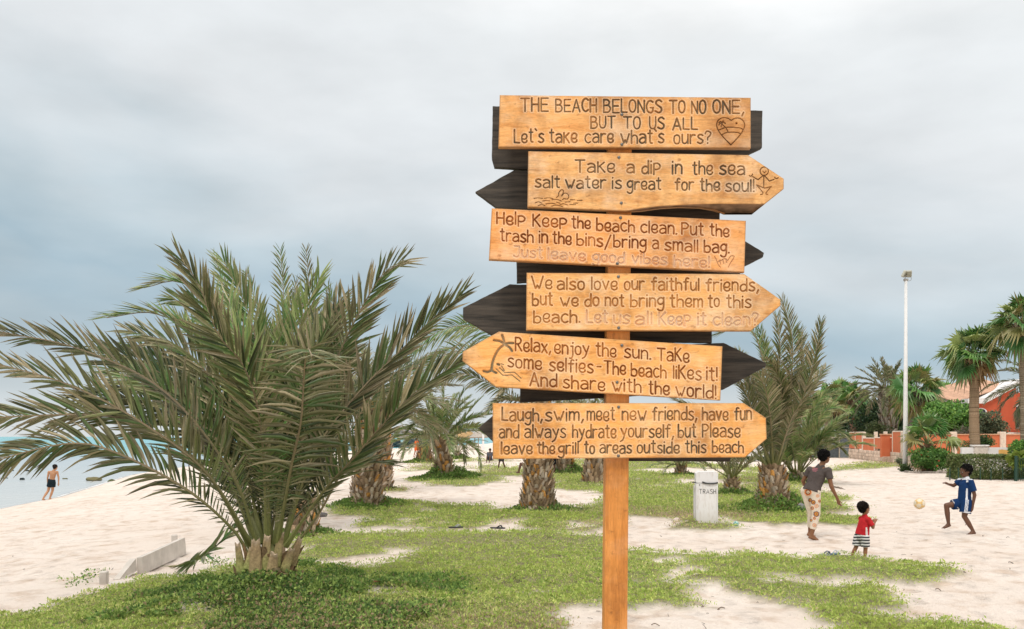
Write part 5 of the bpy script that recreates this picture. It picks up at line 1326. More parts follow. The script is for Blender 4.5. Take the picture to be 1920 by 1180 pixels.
mb = MB(); xw0, xw1 = (1300 - CX) / F * 66, (1437 - CX) / F * 66; bx(mb, ((xw0 + xw1) / 2, 69, .45), (xw1 - xw0, 6, 1.5 + .6), (.8, .8, .8)); mb.build("wall", M_white, hA)
mb = MB(); bx(mb, ((xw0 + xw1) / 2, 69, 1.56), (xw1 - xw0 + .3, 6.3, .12), (.8, .8, .8)); mb.build("roof", M_white, hA)
bush("garden_hedge", np.array([(1412 - CX) / F * 64, 64, .12]), (2.6, .3, .18), "thin dark hedge line at the foot of the white building", "hedge", 3500, .12, DK, 91, boxy=True, stems=False)

# light pole
M_lens = rough_mat("floodlight_lens", (.26, .25, .19), (.36, .35, .27), 6, .25, 0, spec=.6)
lp = g0(1697, 45.7)
pole = empty("light_pole", tuple(lp), "tall white light pole with a twin floodlight head", "light pole")
topz = up(1698.5, 527, 45.7)
V, Fc = tube(np.array([lp - [0, 0, .2], lp + [0.02, 0, 2.5], topz]), [.125, .11, .07], 14); mb = MB(); mb.add(V, Fc, (.72, .70, .68)); mb.build("mast", M_paint, pole, smooth=True)
mb = MB(); bx(mb, topz + [0, 0, .05], (.22, .14, .12), (.35, .33, .30), 0, .02)
V, Fc = tube(np.array([topz + [-.12, -.05, 0], topz + [-.02, -.1, .28], topz + [.14, -.08, .42]]), .018, 6); mb.add(V, Fc, (.3, .28, .25))
V, Fc = tube(catmull([topz + [.10, -.05, -.02], topz + [.24, -.06, .05], topz + [.22, -.06, .3]], 8), .012, 6); mb.add(V, Fc, (.25, .23, .2)); mb.build("bracket", M_paint, pole)
for dx, rz, cc in ((-.13, .9, .52), (.11, -.3, .44)):
    Vb, Fb = box((0, 0, 0), (.27, .14, .36), 0, .04)
    ca, sa = math.cos(R(28)), math.sin(R(28)); Vb = Vb @ np.array([[1, 0, 0], [0, ca, sa], [0, -sa, ca]])
    cz, sz = math.cos(rz), math.sin(rz); Vb = Vb @ np.array([[cz, sz, 0], [-sz, cz, 0], [0, 0, 1]])
    mb = MB(); mb.add(Vb + topz + np.array([dx, -.1, .34]), Fb, (cc, cc * .98, cc * .82)); fl = mb.build("floodlight", M_paint, pole)
    Vb, Fb = box((0, -.075, 0), (.21, .012, .29), 0, .004); Vb = Vb @ np.array([[1, 0, 0], [0, ca, sa], [0, -sa, ca]]) @ np.array([[cz, sz, 0], [-sz, cz, 0], [0, 0, 1]])
    mb = MB(); mb.add(Vb + topz + np.array([dx, -.1, .34]), Fb, (.2, .2, .17)); mb.build("lens", M_lens, fl)

# thin green fence posts in front of the hedge, with wire
for i, px in enumerate((1781, 1797, 1818, 1838, 1858, 1880, 1902)):
    p = g0(px, 37.6 - .004 * i)
    V, Fc = tube(np.array([p - [0, 0, .1], p + [0, 0, .52]]), .022, 6); mb = MB(); mb.add(V, Fc, (.02, .06, .035))
    tag(mb.build("fence_post", M_paint, loc=tuple(p)), "thin dark green fence post in the row before the hedge", "fence post", "thin green fence posts before the hedge")
p0, p1 = g0(1905, 37.2), g0(1990, 36.4)
fg_ = empty("garden_fence", tuple(p0), "dark green tall mesh fence at the right edge by the hedge", "fence")
for p in (p0, (p0 + p1) / 2, p1): mb = MB(); bx(mb, p + [0, 0, .5], (.10, .06, 1.1), (.02, .06, .04)); mb.build("post", M_paint, fg_)
mb = MB()
for i in range(24):
    p = p0 + (p1 - p0) * (i + .5) / 24; bx(mb, p + [0, .02, .5], (.012, .012, 1.0), (.02, .06, .04))
for z in (.1, .5, .9): bx(mb, (p0 + p1) / 2 + [0, .02, z], (np.linalg.norm(p1 - p0), .015, .02), (.02, .06, .04), math.atan2(p1[1] - p0[1], p1[0] - p0[0]))
mb.build("mesh_panel", M_paint, fg_)
# stones and a tiled curb in front of the shrubs
mb = MB()
for i in range(26):
    p = g0(1700 + i * 3.2, 44.6 - .05 * i); V, Fc = box(p + [0, 0, .03], (.2, .16, .14), rg.uniform(-.3, .3), .03); mb.add(V, Fc, np.array([.35, .30, .26]) * rg.uniform(.7, 1.2))
tag(mb.build("kerb", M_block), kind="structure")

# far shore: breakwater, pier, beach huts
mb = MB()
for i in range(130):
    px = rg.uniform(716, 850); Y = rg.uniform(262, 285); x = (px - CX) / F * Y
    r = rg.uniform(.7, 2.0); h = rg.uniform(0, 2.2) * (1 if px > 735 else .45)
    V, Fc = ellipsoid((x, Y, -1.5 + h * .7), (r, r * .8, r * rg.uniform(.5, .8)), 9, 6); V += rg.normal(0, .12 * r, V.shape)
    mb.add(V, Fc, np.array([.035, .05, .05]) * rg.uniform(.6, 1.9))
tag(mb.build("breakwater", M_stone), "dark rock breakwater in the turquoise water far away", "breakwater")
def fy(px, py, Y): return up(px, py, Y)
pier = empty("pier", tuple(fy(780, 822, 295)), "low wooden pier with white railings beyond the breakwater", "pier")
mb = MB(); x0, x1 = (690 - CX) / F * 295, (905 - CX) / F * 295; zt = fy(0, 820.5, 295)[2]
bx(mb, ((x0 + x1) / 2, 295, zt), (x1 - x0, 5, .5), (.45, .33, .27)); mb.build("deck", M_stone, pier)
mb = MB()
for i in range(16): bx(mb, (x0 + (x1 - x0) * i / 15, 293.5, zt - 1.9), (.35, .35, 3.4), (.25, .2, .17))
mb.build("pile", M_stone, pier); mb = MB()
for i in range(40): bx(mb, (x0 + (x1 - x0) * i / 39, 292.8, zt + .75), (.12, .12, 1.0), (.75, .72, .7))
bx(mb, ((x0 + x1) / 2, 292.8, zt + 1.25), (x1 - x0, .12, .12), (.75, .72, .7)); mb.build("railing", M_stone, pier)
for nm, pa, pb, pt, col, lab in (("pier_hall", 700, 740, 806, (.6, .5, .45), "pinkish flat hall on the pier at its left end"), ("pier_hall", 742, 790, 808, (.72, .66, .62), "white pavilion in the middle of the pier"), ("pier_hall", 800, 850, 800, (.55, .48, .44), "larger grey pavilion behind the leaning palm")):
    e_ = empty(nm, tuple(fy((pa + pb) / 2, 821, 296)), lab, "building", "halls on the pier"); xa, xb = (pa - CX) / F * 296, (pb - CX) / F * 296; zz = fy(0, pt, 296)[2]
    mb = MB(); bx(mb, ((xa + xb) / 2, 297.5, (zt + .26 + zz) / 2), (xb - xa, 5, zz - zt - .26), col); mb.build("wall", M_stone, e_)
    mb = MB(); prism(mb, [(xa - .8, zz + .01), (xb + .8, zz + .01), ((xa + xb) / 2, zz + 1.3)], 294, 301, np.array(col) * .9); mb.build("roof", M_stone, e_)
    mb = MB()
    for k in range(5): bx(mb, (xa + (xb - xa) * (k + .5) / 5, 294.96, (zt + zz) / 2 + .1), ((xb - xa) * .1, .06, (zz - zt) * .5), (.10, .10, .11))
    mb.build("window", M_stone, e_)
for px, Y, lab in ((880, 150, "thatched beach umbrella left of the lowest board"), (866, 165, "thatched beach umbrella partly behind the leaning palm"), (897, 140, "grey thatched beach umbrella touching the dark arrow tip")):
    p = g0(px, Y); e_ = empty("beach_umbrella", tuple(p), lab, "beach umbrella", "thatched umbrellas on the far beach")
    mb = MB(); V, Fc = lathe([(1.35, 1.55), (1.45, 1.7), (.75, 2.3), (.05, 2.75)], 14, p); V += rg.normal(0, .04, V.shape); mb.add(V, Fc, (.42, .27, .13) if px < 890 else (.42, .37, .32)); mb.build("thatch", M_stone, e_)
    mb = MB(); V, Fc = tube(np.array([p, p + [0, 0, 2.5]]), .07, 6); mb.add(V, Fc, (.3, .2, .12)); mb.build("pole", M_stone, e_)
p = g0(906, 118); V, Fc = tube(np.array([p, p + [0, 0, 2.6]]), .13, 8); mb = MB(); mb.add(V, Fc, (.8, .8, .8)); tag(mb.build("white_post", M_paint, loc=tuple(p)), "slim white post standing on the far beach", "post")
for k, (px, Y) in enumerate(((872, 138), (884, 135), (893, 131))):
    p = g0(px, Y); e_ = empty("sun_lounger", tuple(p), ["white lounger under the left thatch umbrella", "white lounger in the middle of the three far loungers", "white lounger nearest the slim white post"][k], "sun lounger", "loungers on the far beach")
    mb = MB(); bx(mb, p + [0, 0, .35], (1.5, .6, .1), (.75, .72, .7)); mb.build("seat", M_paint, e_)
    mb = MB(); V, Fc = box((0, 0, 0), (.6, .6, .08)); V = V @ np.array([[.7, 0, .7], [0, 1, 0], [-.7, 0, .7]]); mb.add(V + p + [.85, 0, .6], Fc, (.75, .72, .7)); mb.build("backrest", M_paint, e_)
    mb = MB()
    for sx in (-.6, .6):
        for sy in (-.25, .25): bx(mb, p + [sx, sy, .15], (.06, .06, .32), (.6, .58, .55))
    mb.build("leg", M_paint, e_)
bush("garden_tree", np.array([(842 - CX) / F * 312, 312, 2.5]), (9, 2, 3), "hazy dark trees behind the far pavilions", "tree", 3000, .8, [(.09, .11, .07), (.12, .13, .09)], 95)
# rocks in the shallow water
for px, py, w, h, col, lab in ((42, 897, 9, 6, (.02, .03, .03), "small black rock in the shallows near the left edge"), (176, 897, 30, 9, (.16, .14, .07), "long mossy rock at the waterline behind the walking man"), (210, 901, 15, 9, (.12, .13, .05), "mossy pointed rock where water meets sand"), (122, 897, 10, 3, (.14, .13, .06), "flat mossy rock just right of the walking man"), (52, 882, 8, 3, (.04, .05, .05), "tiny dark rock farther out in the water"), (22, 882, 8, 2.4, (.05, .06, .06), "tiny flat rock near the left edge far out"), (8, 896, 14, 2.4, (.07, .08, .08), "flat dark rock cut by the left edge")):
    Y = (H + 1.45) * F / (py + h / 2 - HY); x = (px - CX) / F * Y; s_ = Y / F
    V, Fc = ellipsoid((x, Y, -1.45 + h * s_ * .25), (w * s_ * .5, w * s_ * .4, h * s_ * .5), 14, 9); V += np.stack([fnoise(V[:, 2] * 9, V[:, 0] * 9, 1.2), fnoise(V[:, 0] * 9, V[:, 1] * 9, 1.2), fnoise(V[:, 0] * 7, V[:, 2] * 7, 1.2)], 1) * .28 * h * s_
    mb = MB(); mb.add(V, Fc, np.array(col) * (1 + .5 * fnoise(V[:, 0] * 4, V[:, 2] * 4, 1.0))[:, None]); tag(mb.build("rock", M_stone, loc=(x, Y, -1.45)), lab, "rock", "rocks in the shallow water")

# ================================================================ SMALL THINGS ON THE GROUND
# trash bin
M_bin, nt, b = new_mat("weathered_white_paint")
a_ = attr(nt); dn = noise_node(nt, 9, 6, coords(nt, "Object", (2.5, 2.5, .6)), .65); dr_ = ramp_node(nt, dn.outputs["Fac"], [(.50, (1, 1, 1)), (.82, (.74, .68, .60))])
gz = nt.nodes.new("ShaderNodeNewGeometry"); gs = nt.nodes.new("ShaderNodeSeparateXYZ"); nt.links.new(gz.outputs["Position"], gs.inputs[0]); gm_ = nt.nodes.new("ShaderNodeMapRange"); gm_.inputs[1].default_value = .02; gm_.inputs[2].default_value = .32; gm_.inputs[3].default_value = .35; gm_.inputs[4].default_value = 0
nt.links.new(gs.outputs["Z"], gm_.inputs[0]); c = mix_col(nt, 1.0, a_.outputs["Color"], dr_.outputs[0], 'MULTIPLY'); c = mix_col(nt, gm_.outputs[0], c, (.60, .48, .38))
nt.links.new(c, b.inputs["Base Color"]); b.inputs["Roughness"].default_value = .55; add_bump(nt, b, dn.outputs["Fac"], .15, .01)
tb = gp(1324, 979); tY = tb[1]
bin_ = empty("trash_bin", tuple(tb), "white upright trash bin with black lettering on the lawn edge", "trash bin")
ps = F / tY; bw, bd, bh = 40 / ps, .42, 96 / ps; rz = R(-7)
def rot_add(mb, V, Fc, col, c=tb, rz=rz):
    V = np.asarray(V, float); ca, sa = math.cos(rz), math.sin(rz)
    mb.add(V @ np.array([[ca, sa, 0], [-sa, ca, 0], [0, 0, 1]]) + c, Fc, col)
mb = MB(); V, Fc = box((0, 0, bh * .38), (bw, bd, bh * .80), 0, .015); rot_add(mb, V, Fc, (.80, .78, .765))
for sx in (-1, 1): V, Fc = box((sx * (bw / 2 - .02), -bd / 2 - .006, bh * .36), (.03, .014, bh * .70), 0, .004); rot_add(mb, V, Fc, (.76, .74, .73))
mb.build("bin_body", M_bin, bin_)
mb = MB(); zc = bh * .785
prof = [(-bw / 2, zc), (-bw / 2, bh * .965), (-bw / 2 + .05, bh), (bw / 2 - .05, bh), (bw / 2, bh * .965), (bw / 2, zc)]
n = len(prof); V = np.array([(x, -bd / 2 - .004, z) for x, z in prof] + [(x, bd / 2, z) for x, z in prof]); k = np.arange(n); k2 = (k + 1) % n
rot_add(mb, np.vstack([V, [[0, -bd / 2 - .004, bh * .88], [0, bd / 2, bh * .88]]]), [np.stack([k, k2, n + k2, n + k], 1), np.concatenate([np.stack([k2, k, np.full(n, 2 * n)], 1), np.stack([n + k, n + k2, np.full(n, 2 * n + 1)], 1)])], (.76, .74, .73)); mb.build("lid", M_bin, bin_)
mb = MB(); P = catmull([(-bw * .22, -bd / 2 - .01, bh * .80), (0, -bd / 2 - .02, bh * .775), (bw * .3, -bd / 2 - .02, bh * .775), (bw * .49, -bd / 2 - .012, bh * .79)], 10)
V, Fc = tube(P, .016, 6); rot_add(mb, V, Fc, (.03, .03, .03))
V, Fc = tube(np.array([(-bw * .5 - .06, -.06, bh * .79), (-bw * .5 + .02, -bd / 2, bh * .79)]), .014, 6); rot_add(mb, V, Fc, (.05, .05, .05))
mb.build("strap", M_black, bin_)
mb = MB(); V, Fc = box((-bw * .34, -bd / 2 - .01, bh * .745), (.014, .02, .03), 0, .004); rot_add(mb, V, Fc, (.1, .1, .1)); mb.build("latch", M_black, bin_)
mb = MB(); pen = 0; tot = sum(G[c][0] for c in "TRASH") + 2.4 * 4; sc_ = (30 / ps) / tot; hh = 8.4 / ps / 10
for ch in "TRASH":
    for S_ in strokes(G[ch][1]):
        P = np.stack([-15 / ps + (pen + S_[:, 0]) * sc_ + .01, np.full(len(S_), -bd / 2 - .003), bh * .575 + S_[:, 1] * hh], 1)
        V, Fc = tube(P, .0052, 5); V[:, 1] = -bd / 2 - .003 + (V[:, 1] + bd / 2 + .003) * .5; rot_add(mb, V, Fc, (.05, .05, .05))
    pen += G[ch][0] + 2.4
mb.build("lettering", M_black, bin_)
mb = MB(); V, Fc = box((-bw * .5 - .012, .12, bh * .36), (.02, .20, bh * .7), 0, .004); rot_add(mb, V, Fc, (.68, .66, .66)); mb.build("side_panel", M_bin, bin_)

def ball(name, c, r, cols, label, seed):
    V, Fc = ellipsoid(c, (r, r, r), 28, 18); D = nrm(V - c)
    ico = [(0, 1, 1.618), (0, -1, 1.618), (0, 1, -1.618), (0, -1, -1.618), (1, 1.618, 0), (-1, 1.618, 0), (1, -1.618, 0), (-1, -1.618, 0), (1.618, 0, 1), (-1.618, 0, 1), (1.618, 0, -1), (-1.618, 0, -1)]
    q = nrm(np.random.default_rng(seed).normal(size=4)); w, x, y, z = q
    Rm = np.array([[1 - 2 * (y * y + z * z), 2 * (x * y - z * w), 2 * (x * z + y * w)], [2 * (x * y + z * w), 1 - 2 * (x * x + z * z), 2 * (y * z - x * w)], [2 * (x * z - y * w), 2 * (y * z + x * w), 1 - 2 * (x * x + y * y)]])
    I = nrm(np.array(ico)) @ Rm.T; dd = np.sort(D @ I.T, 1)
    C = np.where((dd[:, -1] > .90)[:, None], np.array(cols[1]), np.array(cols[0])); seam = (dd[:, -1] - dd[:, -2] < .03)
    C = np.where(seam[:, None], C * .6, C)
    mb = MB(); mb.add(V, Fc, C); return tag(mb.build(name, M_paint, loc=tuple(c), smooth=True), label, "ball")
ball("football", up(1724, 945, 16.4), .098, ((.72, .46, .16), (.70, .62, .48)), "yellow football flying between the children", 4)
c = gp(1380, 987); ball("small_ball", c + [0, 0, .055], .058, ((.04, .30, .28), (.45, .60, .55)), "small teal ball lying by the trash bin", 6)

def slipper(mb, c, rz, L, sole, strap):
    a = np.linspace(0, 2 * np.pi, 20, endpoint=False); w = L * .19 * (1 + .22 * np.cos(a) - .1 * np.cos(2 * a))
    X, Yy = L * .5 * np.cos(a), w * np.sin(a); V = np.stack([np.r_[X, X * .97], np.r_[Yy, Yy * .95], np.r_[np.zeros(20), np.full(20, .022)]], 1); V = np.vstack([V, [[0, 0, .022], [0, 0, 0]]])
    k = np.arange(20); k2 = (k + 1) % 20
    rot_add(mb, V, [np.stack([k, k2, 20 + k2, 20 + k], 1), np.concatenate([np.stack([20 + k, 20 + k2, np.full(20, 40)], 1), np.stack([k2, k, np.full(20, 41)], 1)])], sole, c, rz)
    for sgn in (-1, 1):
        P = catmull([(L * .30, 0, .024), (L * .18, sgn * L * .10, .062), (-.02 * L, sgn * L * .165, .02)], 7); V, Fc = tube(P, .009, 5); rot_add(mb, V, Fc, strap, c, rz)
for px, py, rzv, L, so, st, lab in ((855,1000,.35,.31,(.02,.02,.022),(.35,.35,.35),"black sandal with a grey strap on the lawn"), (933,1001,-.3,.32,(.015,.015,.017),(.02,.02,.02),"plain black sandal on the lawn right of the other"),
     (1548,1047,.25,.25,(.34,.36,.38),(.12,.14,.16),"pale flip flop lying flat by the toddler"), (1566,1046,.7,.25,(.10,.16,.22),(.6,.6,.6),"blue and white flip flop beside the pale one")):
    c = gp(px, py) + [0, 0, .11 if px < 1000 else .045]; mb = MB(); slipper(mb, c, rzv, L, so, st); tag(mb.build("sandal", M_black, loc=tuple(c)), lab, "sandal", "sandals left on the ground")
def rocky(name, px, py, wpx, hpx, col, label, cat, seed=1):
    c = gp(px, py); s_ = c[1] / F; w, h = wpx * s_, hpx * s_
    V, Fc = ellipsoid((0, 0, h * .38), (w * .5, w * .35, h * .6), 16, 10); V = V + np.stack([fnoise(V[:, 1] * 9 + seed, V[:, 2] * 9, 1.3), fnoise(V[:, 0] * 9, V[:, 2] * 9 + seed, 1.3), fnoise(V[:, 0] * 9 + seed, V[:, 1] * 9, 1.3)], 1) * h * .35
    mb = MB(); mb.add(V + c, Fc, np.array(col) * (1 + .4 * fnoise(V[:, 0] * 12, V[:, 2] * 12, 1.0))[:, None]); return tag(mb.build(name, M_stone, loc=tuple(c)), label, cat)
rocky("boulder", 601, 969, 27, 10, (.13, .12, .115), "dark smooth stone on the sand left of the mound palm", "rock", 3)
rocky("boulder", 1503, 960, 26, 16, (.24, .23, .24), "grey broken stone among creepers by the upright palm", "rock", 5)
rocky("boulder", 1268, 978, 14, 9, (.62, .52, .44), "pale sandy stone left of the trash bin", "rock", 7)
# twigs and scraps
rg = np.random.default_rng(91); mb = MB()
for i in range(170):
    x, y = sample_ground(1, 950, 1920, 985, 1300, rg) if i % 3 else sample_ground(1, 0, 1300, 1000, 1300, rg)
    x, y = float(x[0]), float(y[0])
    if x - float(shore(y)) < 5: continue
    z = float(ground(x, y)) + .012; a = rg.uniform(0, 3.14); L = rg.uniform(.01, .045); d = np.array([math.cos(a), math.sin(a), rg.normal(0, .2)]) * L
    V, Fc = tube(catmull([np.array([x, y, z]) - d, np.array([x, y, z + .006]) + rg.normal(0, .006, 3), np.array([x, y, z]) + d], 5), rg.uniform(.002, .006), 4); mb.add(V, Fc, np.array([.14, .10, .07]) * rg.uniform(.5, 1.6))
tag(mb.build("twigs", M_trunk), "scattered dry twigs and leaf scraps on the sand", "twigs", kind="stuff")
# long dry stems on the near bank and the fallen branch behind the woman
for pts, lab in (([(668,1176),(730,1160),(775,1150),(812,1148)], "reddish dry stem lying in the near creepers"), ([(700,1106),(725,1104),(748,1100)], "short dry stem on the lawn under the palm")):
    P = catmull([gp(*p) + [0, 0, .09] for p in pts], 10); V, Fc = tube(P, .009, 5); mb = MB(); mb.add(V, Fc, (.30, .14, .08)); tag(mb.build("dry_stem", M_trunk, loc=tuple(P[0])), lab, "stem", "dry stems on the bank")
P = catmull([gp(1557,911) + [0,0,.15], gp(1561,913) + [0,0,.05], gp(1572,915) + [0,0,.02], gp(1586,917) + [0,0,-.02]], 12); V, Fc = tube(P, np.linspace(.05, .02, 12), 6); mb = MB(); mb.add(V + rg.normal(0, .012, V.shape), Fc, (.24, .19, .15))
tag(mb.build("driftwood", M_trunk, loc=tuple(P[0])), "grey driftwood branch half sunk in sand behind the woman", "driftwood")
# broken concrete edging on the beach
def slab(mb, pts, th, col):
    """slab from four pixel-rayed corners (depth given), thickened backwards"""
    Q = np.array([up(x, y, d) for x, y, d in pts]); nrmv = nrm(np.cross(Q[1] - Q[0], Q[2] - Q[0])); nrmv = nrmv * (1 if nrmv[1] > 0 else -1)
    V = np.vstack([Q, Q + nrmv * th]); Fc = np.array([(0, 1, 2, 3), (7, 6, 5, 4), (0, 4, 5, 1), (1, 5, 6, 2), (2, 6, 7, 3), (3, 7, 4, 0)]); mb.add(V, Fc, col)
dA, dB = float(gp(258, 1078)[1]) - .1, float(gp(340, 1040)[1]) - .1
edg = empty("concrete_edging", tuple(gp(300, 1052)), "broken pale concrete edging slabs half buried on the beach", "edging")
mb = MB(); slab(mb, [(256,1046,dA),(338,1009,dB),(341,1040,dB),(258,1078,dA)], .08, (.6, .55, .5)); mb.build("slab", M_conc, edg)
mb = MB(); slab(mb, [(224,1086,dA-.45),(255,1047,dA-.02),(257,1070,dA-.02),(228,1092,dA-.45)], .10, (.62, .57, .52)); mb.build("slab", M_conc, edg)
mb = MB(); c = up(327, 1020, dB + .15); bx(mb, c, (.10, .10, .32), (.6, .55, .5), .3, .012); mb.build("stub", M_conc, edg)
mb = MB(); c = gp(195, 1096); bx(mb, c + [0, 0, .03], (.10, .14, .30), (.62, .56, .5), .2, .012); mb.build("stub", M_conc, edg)
mb = MB(); c = gp(220, 1100); bx(mb, c + [0, 0, -.03], (.22, .2, .18), (.64, .59, .54), .5, .02); mb.build("stub", M_conc, edg)

# ================================================================ PEOPLE
def cap(mb, p0, p1, r0, r1, wide=None, wr=1.0, flat0=False, flat1=False, n=14):
    """tapered limb with round (or cut) ends; wider along a given direction"""
    p0, p1 = np.array(p0, float), np.array(p1, float); ax = p1 - p0; L = np.linalg.norm(ax)
    ax = ax / L if L > 1e-6 else np.array([0, 0, 1.0])
    w = np.array(wide, float) if wide is not None else (np.array([1.0, 0, 0]) if abs(ax[0]) < .8 else np.array([0, 1.0, 0]))
    w = nrm(w - ax * (w @ ax)); v = np.cross(ax, w)
    prof = []
    if flat0: prof += [(0, 1e-4), (0, r0)]
    else: prof += [(-r0 * math.cos(a), max(1e-4, r0 * math.sin(a))) for a in np.linspace(0, np.pi / 2, 5)]
    prof += [(L * t, r0 + (r1 - r0) * t) for t in (.25, .5, .75)]
    if flat1: prof += [(L, r1), (L, 1e-4)]
    else: prof += [(L + r1 * math.sin(a), max(1e-4, r1 * math.cos(a))) for a in np.linspace(0, np.pi / 2, 5)]
    a = np.linspace(0, 2 * np.pi, n, endpoint=False)
    V = np.concatenate([p0 + ax * t + r * (np.cos(a)[:, None] * w * wr + np.sin(a)[:, None] * v) for t, r in prof])
    k = np.arange(n); k2 = (k + 1) % n; m = len(prof)
    q = np.concatenate([np.stack([i * n + k, i * n + k2, (i + 1) * n + k2, (i + 1) * n + k], 1) for i in range(m - 1)])
    V = np.vstack([V, V[:n].mean(0), V[-n:].mean(0)])
    t = np.concatenate([np.stack([k2, k, np.full(n, m * n)], 1), np.stack([(m - 1) * n + k, (m - 1) * n + k2, np.full(n, m * n + 1)], 1)])
    mb.add(V, [q, t])
def grown(mb, name, mat, parent, voxel, colf, smooth=4, clip=None):
    """melt overlapping limbs into one continuous skin"""
    loc = tuple(parent["_o"])
    me = mb.mesh("tmp", loc); o = bpy.data.objects.new("tmp", me); COL.objects.link(o)
    md = o.modifiers.new("r", 'REMESH'); md.mode = 'VOXEL'; md.voxel_size = voxel; md.adaptivity = 0
    sm = o.modifiers.new("s", 'SMOOTH'); sm.factor = .5; sm.iterations = smooth
    dg = bpy.context.evaluated_depsgraph_get(); dg.update()
    me2 = bpy.data.meshes.new_from_object(o.evaluated_get(dg))
    bpy.data.objects.remove(o); bpy.data.meshes.remove(me)
    n = len(me2.vertices); V = np.zeros(n * 3, np.float32); me2.vertices.foreach_get("co", V); V = V.reshape(-1, 3).astype(float)
    C = colf(V + np.array(loc)); C = np.broadcast_to(np.asarray(C, float), (n, 3))
    for a in list(me2.attributes):
        if a.name == "Col": me2.attributes.remove(a)
    a = me2.attributes.new("Col", 'FLOAT_COLOR', 'POINT'); a.data.foreach_set("color", np.concatenate([C, np.ones((n, 1))], 1).astype(np.float32).ravel())
    me2.polygons.foreach_set("use_smooth", np.ones(len(me2.polygons), bool))
    me2.name = name; me2.materials.clear(); me2.materials.append(mat)
    ob = bpy.data.objects.new(name, me2); COL.objects.link(ob); ob.parent = parent; ob["_o"] = loc
    return ob

